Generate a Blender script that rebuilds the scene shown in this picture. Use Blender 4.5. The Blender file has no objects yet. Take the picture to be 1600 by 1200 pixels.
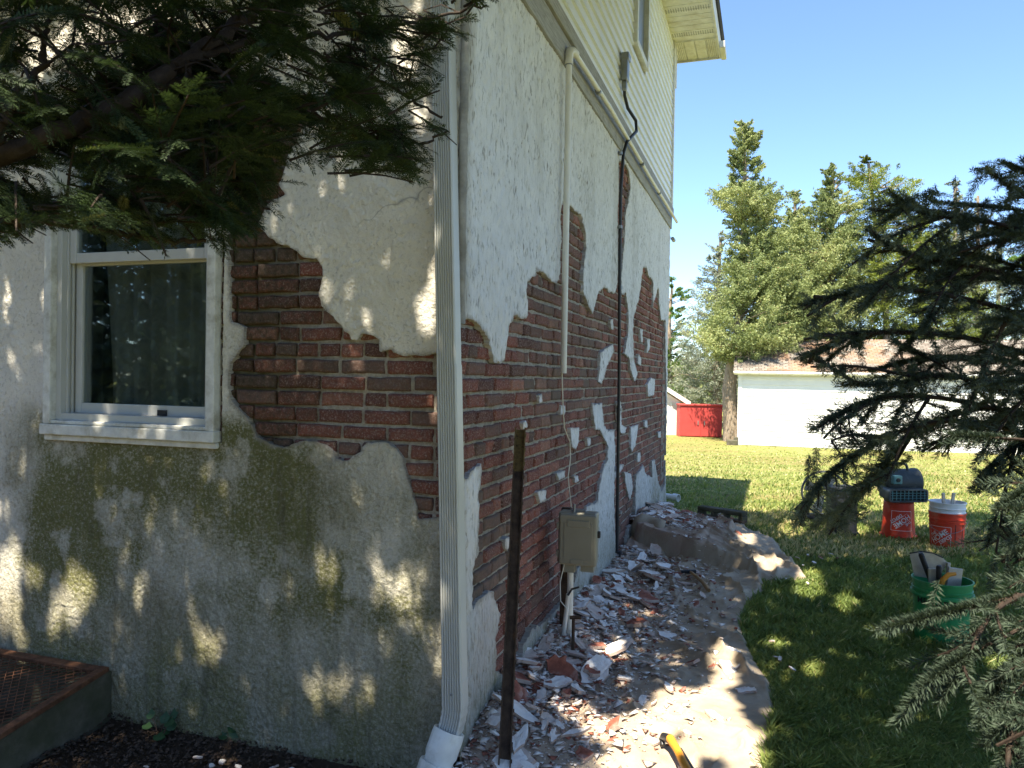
import bpy, bmesh, math, random
import numpy as np
from mathutils import Vector, Matrix
random.seed(7)
SC = bpy.context.scene
C = SC.collection
R = math.radians

# ------------------------------------------------------------------ camera
PITCH, ROLL, FPX, EYE = 0.010, 0.017, 1200.0, 1.5
_r0 = Vector((1, 0, 0)); _u0 = Vector((0, math.sin(PITCH), math.cos(PITCH))); FW = Vector((0, math.cos(PITCH), -math.sin(PITCH)))
RT = _r0 * math.cos(ROLL) + _u0 * math.sin(ROLL)
UP = _u0 * math.cos(ROLL) - _r0 * math.sin(ROLL)
EYEP = Vector((0, 0, EYE))
cam = bpy.data.cameras.new('camera'); camo = bpy.data.objects.new('camera', cam); C.objects.link(camo)
camo.matrix_world = Matrix(((RT.x, UP.x, -FW.x, 0), (RT.y, UP.y, -FW.y, 0), (RT.z, UP.z, -FW.z, EYE), (0, 0, 0, 1)))
cam.sensor_width = 36; cam.lens = FPX / 1600 * 36; cam.clip_start = 0.05; cam.clip_end = 2000
cam.dof.use_dof = True; cam.dof.focus_distance = 5.0; cam.dof.aperture_fstop = 14.0
SC.camera = camo

# ------------------------------------------------------------------ light
SUN = Vector((-0.215, -0.45, 1.0)).normalized()          # towards the sun
world = bpy.data.worlds.new('World'); SC.world = world; world.use_nodes = True
wn = world.node_tree; wn.nodes.clear()
sky = wn.nodes.new('ShaderNodeTexSky'); sky.sky_type = 'NISHITA'; sky.sun_disc = False
sky.sun_elevation = math.asin(SUN.z); sky.sun_rotation = math.atan2(SUN.x, SUN.y)
sky.air_density = 0.85; sky.dust_density = 0.15; sky.ozone_density = 5.0
bg = wn.nodes.new('ShaderNodeBackground'); bg.inputs[1].default_value = 0.092
wo = wn.nodes.new('ShaderNodeOutputWorld'); wn.links.new(sky.outputs[0], bg.inputs[0]); wn.links.new(bg.outputs[0], wo.inputs[0])
sl = bpy.data.lights.new('sun', 'SUN'); sl.energy = 4.5; sl.angle = R(0.55); sl.color = (1.0, 0.91, 0.74)
so = bpy.data.objects.new('sun', sl); C.objects.link(so); so.rotation_euler = SUN.to_track_quat('Z', 'Y').to_euler(); so.location = (0, -5, 12)
SC.view_settings.view_transform = 'Standard'; SC.view_settings.look = 'None'; SC.view_settings.gamma = 1
SC.view_settings.exposure = 1.92
SC.render.engine = 'CYCLES'
SC.cycles.max_bounces = 8; SC.cycles.diffuse_bounces = 4; SC.cycles.transparent_max_bounces = 12

# ------------------------------------------------------------------ pixel <-> world
def ray(px, py):
    return (RT * ((px - 800) / FPX) + UP * ((600 - py) / FPX) + FW)
def at(px, py, d):                       # a point d metres ahead, seen at a pixel
    return EYEP + ray(px, py) * d
def proj(P):                             # Nx3 array -> pixel x, y, depth
    Q = P - np.array(EYEP)
    d = Q @ np.array(FW)
    d = np.where(np.abs(d) < 1e-4, 1e-4, d)
    return 800 + FPX * (Q @ np.array(RT)) / d, 600 - FPX * (Q @ np.array(UP)) / d, d
TH = R(18.5)
A = Vector((-0.21, 3.0, 0)); AX = Vector((math.sin(TH), math.cos(TH), 0)); BX = Vector((math.cos(TH), -math.sin(TH), 0))
def H(u, v, z=0.0): return A + AX * u + BX * v + Vector((0, 0, z))
def toH(p): q = Vector((p[0], p[1], 0)) - A; return q.dot(AX), q.dot(BX)
def on_right(px, py):                    # right wall plane -> (u, z)
    r = ray(px, py); k = (A - EYEP).dot(BX) / r.dot(BX); p = EYEP + r * k
    return toH(p)[0], p.z
def on_left(px, py):                     # left wall plane -> (s, z), s = -v
    r = ray(px, py); k = (A - EYEP).dot(AX) / r.dot(AX); p = EYEP + r * k
    return -toH(p)[1], p.z
def gz(y, x=0):
    t = np.clip((np.asarray(y, float) - 8.5) / 17.0, 0, 1)
    return -0.66 * t * t * (3 - 2 * t)
def drop(u):                              # the bed in front of the left wall lies a little lower
    t = np.clip((.30 - np.asarray(u, float)) / .45, 0, 1); return -.125 * t * t * (3 - 2 * t)
def on_ground(px, py, z0=0.0):
    r = ray(px, py); z = 0.0
    for _ in range(25):
        p = EYEP + r * ((z + z0 - EYE) / r.z); z = float(gz(p.y)) * .6 + z * .4
    return p
# ------------------------------------------------------------------ noise
def _h(i, j, s):
    n = (i.astype(np.int64) * 374761393 + j.astype(np.int64) * 668265263 + s * 974634777) & 0xffffffff
    n = ((n ^ (n >> 13)) * 1274126177) & 0xffffffff
    return ((n ^ (n >> 16)) & 0xffffff) / float(0xffffff)
def vn(x, y, s=0):
    x = np.asarray(x, float); y = np.asarray(y, float)
    i = np.floor(x); j = np.floor(y); fx = x - i; fy = y - j
    fx = fx * fx * (3 - 2 * fx); fy = fy * fy * (3 - 2 * fy)
    a = _h(i, j, s); b = _h(i + 1, j, s); c = _h(i, j + 1, s); d = _h(i + 1, j + 1, s)
    return (a * (1 - fx) + b * fx) * (1 - fy) + (c * (1 - fx) + d * fx) * fy
def fbm(x, y, s=0, o=4):
    t = 0; a = .5
    for k in range(o): t = t + a * vn(x * 2 ** k + 17.3 * k, y * 2 ** k + 9.1 * k, s + k); a *= .5
    return t / (1 - .5 ** o)
def ridge(x, y, s=0, o=3):
    t = 0; a = .5
    for k in range(o): t = t + a * (1 - np.abs(2 * vn(x * 2 ** k, y * 2 ** k, s + k) - 1)); a *= .5
    return t / (1 - .5 ** o)

# ------------------------------------------------------------------ objects
def tag(o, label=None, cat=None, group=None, kind=None):
    if label: o['label'] = label
    if cat: o['category'] = cat
    if group: o['group'] = group
    if kind: o['kind'] = kind
    return o
def empty(name, loc=(0, 0, 0), rz=0, parent=None, label=None, cat=None, group=None):
    o = bpy.data.objects.new(name, None); C.objects.link(o); o.location = loc; o.rotation_euler = (0, 0, rz)
    o.empty_display_size = .1
    if parent: o.parent = parent
    return tag(o, label, cat, group)
def copy_tree(o, parent=None):
    c = o.copy(); C.objects.link(c)
    if parent: c.parent = parent
    for ch in [x for x in C.objects if x.parent == o]: copy_tree(ch, c)
    return c
def np_mesh(name, V, F, mat, parent=None, smooth=False, attrs=None, uv=None):
    """V Nx3, F MxK (K = 3 or 4)"""
    V = np.asarray(V, np.float32); F = np.asarray(F, np.int32)
    me = bpy.data.meshes.new(name); M, K = F.shape
    me.vertices.add(len(V)); me.vertices.foreach_set('co', V.ravel())
    me.loops.add(M * K); me.loops.foreach_set('vertex_index', F.ravel())
    me.polygons.add(M); me.polygons.foreach_set('loop_start', np.arange(0, M * K, K, dtype=np.int32))
    me.update(calc_edges=True)
    if smooth: me.polygons.foreach_set('use_smooth', np.ones(M, bool))
    _attrs(me, attrs, uv)
    if mat: me.materials.append(mat)
    o = bpy.data.objects.new(name, me); C.objects.link(o)
    if parent: o.parent = parent
    return o
def _attrs(me, attrs, uv):
    if attrs:
        for k, v in attrs.items():
            a = me.attributes.new(k, 'FLOAT', 'POINT'); a.data.foreach_set('value', np.asarray(v, np.float32).ravel())
    if uv is not None:
        l = np.zeros(len(me.loops), np.int32); me.loops.foreach_get('vertex_index', l)
        u = me.uv_layers.new(name='UVMap'); u.data.foreach_set('uv', np.asarray(uv, np.float32)[l].ravel())
class MB:
    def __init__(s): s.v = []; s.f = []; s.m = []
    def add(s, vs, fs, m=0):
        b = len(s.v); s.v += [tuple(p) for p in vs]; s.f += [[i + b for i in f] for f in fs]; s.m += [m] * len(fs)
    def box(s, c, d, X=(1, 0, 0), Y=(0, 1, 0), Z=(0, 0, 1), m=0):
        c = Vector(c); X = Vector(X) * d[0] / 2; Y = Vector(Y) * d[1] / 2; Z = Vector(Z) * d[2] / 2
        vs = [c + X * a + Y * b + Z * e for a in (-1, 1) for b in (-1, 1) for e in (-1, 1)]
        s.add(vs, [(0, 1, 3, 2), (4, 6, 7, 5), (0, 4, 5, 1), (2, 3, 7, 6), (0, 2, 6, 4), (1, 5, 7, 3)], m)
    def hbox(s, u0, u1, v0, v1, z0, z1, m=0):            # box in house axes
        s.box(H((u0 + u1) / 2, (v0 + v1) / 2, (z0 + z1) / 2), (u1 - u0, v1 - v0, z1 - z0), AX, BX, m=m)
    def tube(s, pts, rad, n=8, m=0, cap=True):
        pts = [Vector(p) for p in pts]
        if not hasattr(rad, '__len__'): rad = [rad] * len(pts)
        rings = []; prev = None
        for i, p in enumerate(pts):
            t = (pts[min(i + 1, len(pts) - 1)] - pts[max(i - 1, 0)])
            t = t.normalized() if t.length > 1e-9 else Vector((0, 0, 1))
            if prev is None: a = t.orthogonal().normalized()
            else:
                a = prev - t * prev.dot(t); a = a.normalized() if a.length > 1e-6 else t.orthogonal().normalized()
            prev = a; b = t.cross(a)
            rings.append([p + (a * math.cos(2 * math.pi * k / n) + b * math.sin(2 * math.pi * k / n)) * rad[i] for k in range(n)])
        vs = [q for r in rings for q in r]; fs = []
        for i in range(len(pts) - 1):
            for k in range(n): fs.append((i * n + k, i * n + (k + 1) % n, (i + 1) * n + (k + 1) % n, (i + 1) * n + k))
        if cap: fs.append(tuple(range(n))[::-1]); fs.append(tuple((len(pts) - 1) * n + k for k in range(n)))
        s.add(vs, fs, m)
    def lathe(s, prof, c=(0, 0, 0), n=32, m=0, Z=(0, 0, 1)):
        c = Vector(c); Z = Vector(Z).normalized(); X = Z.orthogonal().normalized(); Y = Z.cross(X)
        vs = [c + (X * math.cos(2 * math.pi * k / n) + Y * math.sin(2 * math.pi * k / n)) * r + Z * z for r, z in prof for k in range(n)]
        fs = [(i * n + k, i * n + (k + 1) % n, (i + 1) * n + (k + 1) % n, (i + 1) * n + k) for i in range(len(prof) - 1) for k in range(n)]
        s.add(vs, fs, m)
    def prism(s, poly, z0, z1, f=None, m=0):             # poly of (a, b), f(a, b, z) -> point
        f = f or (lambda a, b, z: Vector((a, b, z))); n = len(poly)
        vs = [f(a, b, z0) for a, b in poly] + [f(a, b, z1) for a, b in poly]
        fs = [tuple(range(n))[::-1], tuple(range(n, 2 * n))] + [(k, (k + 1) % n, n + (k + 1) % n, n + k) for k in range(n)]
        s.add(vs, fs, m)
    def build(s, name, mats, parent=None, smooth=False, bevel=0, seg=2):
        me = bpy.data.meshes.new(name); me.from_pydata(s.v, [], s.f); me.update()
        if not isinstance(mats, (list, tuple)): mats = [mats]
        for m in mats: me.materials.append(m)
        me.polygons.foreach_set('material_index', s.m)
        bm = bmesh.new(); bm.from_mesh(me); bmesh.ops.recalc_face_normals(bm, faces=bm.faces); bm.to_mesh(me); bm.free()
        if smooth:
            me.polygons.foreach_set('use_smooth', [True] * len(me.polygons))
            try: me.set_sharp_from_angle(angle=R(40))
            except Exception: pass
        o = bpy.data.objects.new(name, me); C.objects.link(o)
        if parent: o.parent = parent
        if bevel:
            b = o.modifiers.new('bevel', 'BEVEL'); b.width = bevel; b.segments = seg; b.limit_method = 'ANGLE'; b.angle_limit = R(40)
            b.harden_normals = False
        return o

# ------------------------------------------------------------------ materials
class NT:
    def __init__(s, name):
        s.mat = bpy.data.materials.new(name); s.mat.use_nodes = True; s.t = s.mat.node_tree; s.t.nodes.clear()
        s.out = s.n('ShaderNodeOutputMaterial'); s.b = s.n('ShaderNodeBsdfPrincipled'); s.l(s.b.outputs[0], s.out.inputs[0])
        s.b.inputs['Roughness'].default_value = .8; s.b.inputs['Specular IOR Level'].default_value = .3
    def n(s, t, **k):
        x = s.t.nodes.new(t)
        for a, b in k.items(): setattr(x, a, b)
        return x
    def l(s, a, b): s.t.links.new(a, b)
    def put(s, inp, v):
        if isinstance(v, (int, float, tuple, list)):
            if isinstance(v, (tuple, list)) and len(v) == 3 and inp.type == 'RGBA': v = (*v, 1)
            inp.default_value = v
        else: s.l(v, inp)
    def obj(s): return s.n('ShaderNodeTexCoord').outputs['Object']
    def uv(s): return s.n('ShaderNodeTexCoord').outputs['UV']
    def attr(s, name): return s.n('ShaderNodeAttribute', attribute_name=name).outputs['Fac']
    def mapp(s, vec, scale=(1, 1, 1), rot=(0, 0, 0)):
        m = s.n('ShaderNodeMapping'); s.l(vec, m.inputs[0]); m.inputs['Scale'].default_value = scale; m.inputs['Rotation'].default_value = rot; return m.outputs[0]
    def noise(s, scale, detail=4, rough=.55, vec=None, dist=0):
        x = s.n('ShaderNodeTexNoise'); x.inputs['Scale'].default_value = scale; x.inputs['Detail'].default_value = detail
        x.inputs['Roughness'].default_value = rough; x.inputs['Distortion'].default_value = dist
        if vec is not None: s.l(vec, x.inputs['Vector'])
        else: s.l(s.obj(), x.inputs['Vector'])
        return x.outputs[0]
    def vor(s, scale, vec=None, feat='F1'):
        x = s.n('ShaderNodeTexVoronoi', feature=feat); x.inputs['Scale'].default_value = scale
        s.l(vec if vec is not None else s.obj(), x.inputs['Vector']); return x
    def ramp(s, fac, stops):
        r = s.n('ShaderNodeValToRGB'); e = r.color_ramp.elements
        while len(e) > len(stops): e.remove(e[-1])
        while len(e) < len(stops): e.new(1)
        for el, (p, c) in zip(e, stops): el.position = p; el.color = (*c, 1) if isinstance(c, tuple) else (c, c, c, 1)
        s.l(fac, r.inputs[0]); return r.outputs[0]
    def mix(s, f, a, b, mode='MIX'):
        m = s.n('ShaderNodeMix', data_type='RGBA', blend_type=mode); s.put(m.inputs[0], f); s.put(m.inputs[6], a); s.put(m.inputs[7], b); return m.outputs[2]
    def math(s, op, a, b=0.0, clamp=False):
        m = s.n('ShaderNodeMath', operation=op, use_clamp=clamp); s.put(m.inputs[0], a); s.put(m.inputs[1], b); return m.outputs[0]
    def bump(s, h, strength=.4, dist=.01, prev=None):
        b = s.n('ShaderNodeBump'); b.inputs['Strength'].default_value = strength; b.inputs['Distance'].default_value = dist
        s.l(h, b.inputs['Height'])
        if prev is not None: s.l(prev, b.inputs['Normal'])
        s.l(b.outputs[0], s.b.inputs['Normal']); return b.outputs[0]
    def col(s, c): s.put(s.b.inputs['Base Color'], c)
    def set(s, rough=None, metal=None, spec=None):
        if rough is not None: s.put(s.b.inputs['Roughness'], rough)
        if metal is not None: s.b.inputs['Metallic'].default_value = metal
        if spec is not None: s.b.inputs['Specular IOR Level'].default_value = spec
        return s
def simple(name, c, rough=.6, metal=0, var=.18, scale=12, bump=.0, dirt=None, spec=.3):
    m = NT(name); n = m.noise(scale, 5, .6)
    d = tuple(x * (1 - var) for x in c); l = tuple(min(1, x * (1 + var)) for x in c)
    col = m.ramp(n, [(.3, d), (.7, l)])
    if dirt:
        k = m.ramp(m.noise(scale * .35, 6, .7), [(.5, 0.), (.72, 1.)]); col = m.mix(k, col, dirt)
    m.col(col); m.set(rough, metal, spec)
    if bump: m.bump(m.noise(scale * 8, 4), bump, .004)
    return m.mat

# stucco, right wall: dashed, ragged; 'dirt' and 'moss' come from the mesh
def stucco_mat(name, base, streak, cr=.75, cracks=False):
    m = NT(name); uv = m.uv()
    v1 = m.mapp(uv, streak)
    n1 = m.noise(38, 5, .62, v1, .6); n2 = m.noise(9, 5, .6, uv); n3 = m.noise(160, 3, .6, uv)
    c = m.ramp(n2, [(.3, tuple(x * .86 for x in base)), (.68, base)])
    crev_shade = m.ramp(n1, [(.36, 1.), (.46, 0.)])  # crevice shade painted into the colour, following the bump noise
    c = m.mix(m.math('MULTIPLY', m.math('MULTIPLY', crev_shade, cr), m.ramp(m.noise(3.5, 4, .6, uv), [(.34, .15), (.66, 1.)])), c, (.17, .155, .125))
    d = m.attr('dirt'); g = m.attr('moss')
    dn = m.math('MULTIPLY', d, m.ramp(n1, [(.35, 1.), (.75, .45)]))
    c = m.mix(m.math('MULTIPLY', dn, .9, True), c, m.mix(n2, (.27, .225, .135), (.13, .115, .07)))
    gn = m.math('MULTIPLY', m.math('MULTIPLY', g, 1.4), m.ramp(m.noise(70, 7, .8, uv), [(.32, 1.35), (.66, .25)]), True)
    c = m.mix(gn, c, m.mix(m.noise(21, 5, .7, uv), (.085, .090, .028), (.21, .20, .085)))
    fl = m.ramp(m.noise(120, 4, .8, uv), [(.34, 1.), (.42, 0.)])
    c = m.mix(m.math('MULTIPLY', fl, m.math('ADD', m.math('MULTIPLY', g, .5), .25)), c, (.05, .048, .03))
    ed = m.attr('edge'); c = m.mix(m.math('MULTIPLY', ed, m.ramp(n3, [(.3, 1.), (.6, .55)]), True), c, m.mix(n3, (.20, .175, .15), (.40, .37, .33)))
    if cracks:
        w = m.n('ShaderNodeVectorMath', operation='ADD'); m.l(uv, w.inputs[0]); nz = m.n('ShaderNodeTexNoise'); nz.inputs['Scale'].default_value = 6; m.l(uv, nz.inputs['Vector']); sc = m.n('ShaderNodeVectorMath', operation='SCALE'); m.l(nz.outputs[1], sc.inputs[0]); sc.inputs[3].default_value = .22; m.l(sc.outputs[0], w.inputs[1])
        vo = m.vor(1.25, w.outputs[0], 'DISTANCE_TO_EDGE'); ck = m.math('MULTIPLY', m.ramp(vo.outputs[0], [(.002, 1.), (.0045, 0.)]), m.ramp(m.noise(1.3, 2, .5, uv), [(.50, 0.), (.58, .5)]))
        c = m.mix(ck, c, (.04, .036, .028))
        dr = m.noise(5, 5, .7, m.mapp(uv, (3.2, .30, 1))); c = m.mix(m.math('MULTIPLY', m.ramp(dr, [(.50, 0.), (.72, .55)]), m.math('ADD', m.math('MULTIPLY', d, 1.0), m.math('MULTIPLY', g, .5)), True), c, (.10, .09, .06))
    m.col(c); m.set(.92, spec=.15)
    b = m.bump(n1, .8, .014); m.bump(n3, .35, .003, b)
    return m.mat
M = {}
def concrete(name, a, b, moss=(.06, .065, .03), ms=.6):
    m = NT(name); n = m.noise(9, 6, .7); c = m.ramp(n, [(.3, a), (.7, b)])
    c = m.mix(m.math('MULTIPLY', m.ramp(m.noise(3, 5, .7), [(.4, 0.), (.6, 1.)]), ms), c, moss); m.col(c); m.set(.95, spec=.1); m.bump(m.noise(60, 6, .7), .6, .006); return m.mat
M['stucco_r'] = stucco_mat('stucco_dash', (.76, .755, .745), (1.7, .42, 1), .95)
M['stucco_l'] = stucco_mat('stucco_trowel', (.82, .775, .675), (1.7, 1.5, 1), .45, True)
def brick_mat():
    m = NT('old_brick'); t = m.attr('tone'); g = m.attr('grime'); ms = m.attr('moss')
    n = m.noise(30, 6, .7); n2 = m.noise(130, 4, .7)
    c = m.ramp(t, [(0., (.10, .036, .027)), (.35, (.205, .062, .044)), (.7, (.30, .098, .066)), (1., (.38, .17, .115))])
    c = m.mix(m.ramp(n, [(.35, .6), (.7, 0.)]), c, (.075, .040, .033))
    c = m.mix(m.ramp(n2, [(.50, 0.), (.70, .75)]), c, (.46, .37, .32))
    c = m.mix(m.math('MULTIPLY', g, m.ramp(n, [(.2, 1.1), (.8, .5)]), True), c, m.mix(n, (.075, .058, .045), (.20, .165, .135)))
    c = m.mix(m.math('MULTIPLY', ms, m.ramp(m.noise(45, 5, .7), [(.3, 1.), (.65, .25)]), True), c, m.mix(n2, (.020, .018, .012), (.065, .055, .03)))
    m.col(c); m.set(.9, spec=.15); b = m.bump(m.noise(55, 5, .65), .6, .008); m.bump(n2, .4, .003, b); return m.mat
M['brick'] = brick_mat()
def mortar_mat():
    m = NT('lime_mortar'); n = m.noise(40, 6, .7); g = m.attr('moss')
    c = m.ramp(n, [(.3, (.22, .19, .155)), (.6, (.44, .40, .34)), (.8, (.58, .54, .48))])
    c = m.mix(g, c, (.10, .09, .05)); m.col(c); m.set(.95, spec=.1); m.bump(m.noise(120, 5, .7), .8, .006); return m.mat
M['mortar'] = mortar_mat()
M['core'] = simple('wall_core', (.22, .19, .16), .95)
M['vinyl'] = simple('vinyl_siding', (.80, .82, .84), .5, var=.05, scale=3)
M['trimwhite'] = simple('painted_trim', (.72, .72, .68), .55, var=.10, scale=14, bump=.15, dirt=(.50, .47, .38))
M['dirtywhite'] = simple('weathered_white_paint', (.66, .655, .60), .6, var=.16, scale=22, bump=.3, dirt=(.36, .33, .24))
M['alum'] = simple('painted_aluminium', (.50, .50, .465), .42, var=.06, scale=5, dirt=(.50, .49, .44), spec=.5)
M['pvc'] = simple('pvc_plastic', (.70, .67, .58), .4, var=.07, scale=8, spec=.5)
M['pvcwhite'] = simple('white_pvc', (.74, .74, .70), .38, var=.08, scale=14, spec=.5, dirt=(.45, .42, .34))
M['black'] = simple('black_rubber', (.018, .018, .02), .45, var=.2, spec=.5)
M['greymetal'] = simple('grey_metal', (.28, .29, .30), .45, .6, var=.12)
M['beige'] = simple('beige_plastic', (.255, .24, .18), .48, var=.05, scale=7, spec=.4)
M['shingle'] = simple('asphalt_shingle', (.06, .058, .055), .9, var=.3, scale=40, bump=.5)
M['glassdark'] = None
def board_mat():
    m = NT('weathered_board'); v = m.mapp(m.uv(), (1, 14, 1)); n = m.noise(7, 6, .7, v); n2 = m.noise(5, 5, .7, m.uv())
    c = m.ramp(n, [(.25, (.19, .185, .175)), (.5, (.33, .325, .31)), (.75, (.47, .46, .44))])
    c = m.mix(m.ramp(n2, [(.55, 0.), (.75, .6)]), c, (.15, .13, .11)); m.col(c); m.set(.9); m.bump(n, .5, .004); return m.mat
M['board'] = board_mat()
def rust_mat(name, a, b, c2, sc=25):
    m = NT(name); n = m.noise(sc, 6, .7); m.col(m.ramp(n, [(.3, a), (.5, b), (.75, c2)])); m.set(.75, .25); m.bump(m.noise(sc * 6, 4), .4, .003); return m.mat
M['rust'] = rust_mat('rusty_iron', (.055, .028, .016), (.14, .062, .032), (.26, .12, .06))
M['steel'] = rust_mat('dark_steel', (.03, .02, .014), (.075, .047, .03), (.13, .085, .055))
M['steeltop'] = rust_mat('ochre_steel', (.05, .03, .012), (.16, .105, .035), (.24, .16, .06), 50)
def glass_mat(name, rough=.02, tint=(.9, .95, .95), refl=.55):
    m = NT(name); m.t.nodes.remove(m.b)
    g = m.n('ShaderNodeBsdfGlossy'); g.inputs['Roughness'].default_value = rough
    g.inputs['Color'].default_value = (.92, .96, 1, 1)
    bp = m.n('ShaderNodeBump'); bp.inputs['Strength'].default_value = .05; bp.inputs['Distance'].default_value = .02
    m.l(m.noise(3, 2), bp.inputs['Height']); m.l(bp.outputs[0], g.inputs['Normal'])
    t = m.n('ShaderNodeBsdfTransparent'); t.inputs['Color'].default_value = (*tint, 1)
    fr = m.n('ShaderNodeFresnel'); fr.inputs['IOR'].default_value = 1.6
    mx = m.n('ShaderNodeMixShader'); m.l(m.math('MULTIPLY', m.math('ADD', fr.outputs[0], .05), refl), mx.inputs[0]); m.l(t.outputs[0], mx.inputs[1]); m.l(g.outputs[0], mx.inputs[2])
    m.l(mx.outputs[0], m.out.inputs[0]); return m.mat
M['glass'] = glass_mat('window_glass', tint=(.72, .76, .74), refl=.55)
M['curtain'] = simple('curtain_cloth', (.55, .53, .48), .95, var=.15)
M['dark'] = simple('unlit_black', (.03, .028, .025), .95)  # near-black colour stands in for unlit insides
def leaf_mat(name, stops, trans=.35, attr='tone', rough=.6, spec=.2, tint=(1, 1, .35)):
    m = NT(name); c = m.ramp(m.attr(attr), stops); m.col(c); m.set(rough, spec=spec)
    tr = m.n('ShaderNodeBsdfTranslucent'); m.l(m.mix(.5, c, tint, 'MULTIPLY'), tr.inputs['Color'])
    mx = m.n('ShaderNodeMixShader'); mx.inputs[0].default_value = trans
    m.l(m.b.outputs[0], mx.inputs[1]); m.l(tr.outputs[0], mx.inputs[2]); m.l(mx.outputs[0], m.out.inputs[0]); return m.mat
M['yew'] = leaf_mat('yew_needles', [(0., (.016, .028, .010)), (.5, (.034, .056, .020)), (.8, (.06, .09, .03)), (1., (.15, .15, .05))], .22)
M['spruce'] = leaf_mat('spruce_needles', [(0., (.026, .038, .024)), (.5, (.068, .094, .062)), (1., (.17, .19, .12))], .15)
M['cedar'] = leaf_mat('cedar_foliage', [(0., (.11, .15, .06)), (.5, (.27, .32, .135)), (.9, (.42, .45, .21)), (1., (.28, .20, .10))], .35)
M['cedar2'] = leaf_mat('bright_cedar_foliage', [(0., (.09, .125, .03)), (.5, (.20, .245, .05)), (1., (.32, .36, .08))], .35)
M['bluespruce'] = leaf_mat('blue_spruce_foliage', [(0., (.13, .16, .12)), (.5, (.25, .28, .21)), (.85, (.36, .38, .29)), (1., (.33, .25, .16))], .3)
M['broad'] = leaf_mat('broad_leaves', [(0., (.06, .11, .02)), (.6, (.13, .22, .045)), (1., (.22, .32, .08))], .45)
M['shade'] = leaf_mat('shade_tree_leaves', [(0., (.12, .14, .07)), (1., (.24, .26, .15))], .48, tint=(1, 1, .9))
M['bark'] = rust_mat('bark_brown', (.05, .03, .02), (.12, .07, .045), (.20, .13, .09), 40)
def bark2():
    m = NT('cedar_bark'); v = m.mapp(m.obj(), (9, 9, 1.2)); n = m.noise(3.2, 6, .7, v)
    m.col(m.ramp(n, [(.3, (.14, .10, .07)), (.5, (.30, .235, .175)), (.75, (.42, .36, .29))])); m.set(.95); m.bump(n, .9, .04); return m.mat
M['bark2'] = bark2()
M['twig'] = rust_mat('dark_twig_bark', (.018, .012, .009), (.036, .024, .017), (.065, .046, .032), 40)
def cloth_mat():
    m = NT('canvas_cloth'); n = m.noise(3.5, 5, .65); n2 = m.noise(16, 6, .75); d = m.attr('dust')
    c = m.ramp(n, [(.3, (.31, .25, .18)), (.7, (.44, .365, .275))])
    c = m.mix(m.ramp(n2, [(.5, 0.), (.75, .45)]), c, (.23, .18, .135))
    c = m.mix(m.math('MULTIPLY', d, m.ramp(m.noise(40, 5, .7), [(.3, 1.), (.7, .45)]), True), c, m.mix(m.noise(70, 4, .8), (.26, .13, .10), (.46, .37, .31)))
    m.col(c); m.set(.95, spec=.08); m.bump(m.noise(900, 2, .5), .25, .001, m.bump(n2, .5, .012)); return m.mat
M['canvas'] = cloth_mat()
def ground_mat():
    m = NT('lawn_ground'); n = m.noise(.55, 5, .6); n2 = m.noise(14, 6, .75); v = m.mapp(m.obj(), (.35, 1.3, 1)); n3 = m.noise(.9, 4, .6, v)
    c = m.ramp(n2, [(.3, (.11, .14, .04)), (.55, (.25, .27, .08)), (.75, (.38, .36, .15))])
    c = m.mix(m.ramp(n3, [(.42, 0.), (.62, .75)]), c, m.mix(n2, (.19, .15, .055), (.27, .215, .09)))
    c = m.mix(m.attr('soil'), c, m.mix(n2, (.035, .024, .016), (.11, .08, .055)))
    m.col(c); m.set(.95, spec=.1); m.bump(m.noise(60, 5, .8), .8, .03, m.bump(n2, .6, .04)); return m.mat
M['lawn'] = ground_mat()
M['grass'] = leaf_mat('grass_blades', [(0., (.10, .15, .04)), (.45, (.20, .265, .07)), (.85, (.33, .36, .10)), (1., (.55, .47, .23))], .4, tint=(1, 1, .6), rough=.5, spec=.35)
M['chipwhite'] = simple('stucco_flake', (.78, .74, .70), .9, var=.12, scale=30, bump=.8, dirt=(.50, .38, .32))
M['chipdirty'] = simple('dusty_stucco_flake', (.56, .47, .41), .95, var=.22, scale=25, bump=.8, dirt=(.38, .21, .16))
M['chipback'] = simple('mortar_back', (.42, .32, .26), .95, var=.2, scale=30, bump=.5)
M['chipred'] = simple('brick_fragment', (.27, .095, .062), .95, var=.3, scale=26, bump=.7, dirt=(.42, .32, .27))
M['concrete'] = concrete('old_concrete', (.065, .06, .042), (.16, .145, .11))
# plastics and small things
M['orange'] = simple('orange_plastic', (.66, .055, .022), .5, var=.14, scale=14, spec=.4, dirt=(.62, .22, .15))
M['print'] = simple('white_print', (.80, .78, .76), .5, var=.04)
M['blackprint'] = simple('black_print', (.02, .02, .02), .5)
M['bucketwhite'] = simple('white_plastic', (.72, .73, .74), .45, var=.05, scale=10, spec=.45, dirt=(.5, .48, .44))
M['green'] = simple('green_plastic', (.022, .25, .085), .48, var=.18, scale=12, spec=.4, dirt=(.12, .30, .16))
M['blower'] = simple('grey_green_plastic', (.035, .045, .048), .5, var=.15, scale=10, spec=.4, dirt=(.15, .16, .15))
M['teal'] = simple('teal_plastic', (.09, .20, .20), .5, var=.15)
M['blackplastic'] = simple('black_plastic', (.022, .023, .027), .5, var=.2)
M['wood'] = simple('wood_handle', (.30, .17, .07), .55, var=.25, scale=18, bump=.3)
M['yellow'] = simple('yellow_grip', (.66, .27, .03), .5, var=.08)
M['trowel'] = simple('worn_steel', (.42, .38, .32), .5, .4, var=.2, scale=15, dirt=(.5, .46, .40))
M['barn'] = simple('white_barn_paint', (.80, .80, .77), .7, var=.05, scale=3)
M['red'] = simple('red_paint', (.42, .055, .05), .55, var=.12, scale=3)
M['shedmetal'] = simple('pale_ribbed_metal', (.62, .64, .60), .5, var=.05, scale=2)
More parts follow.
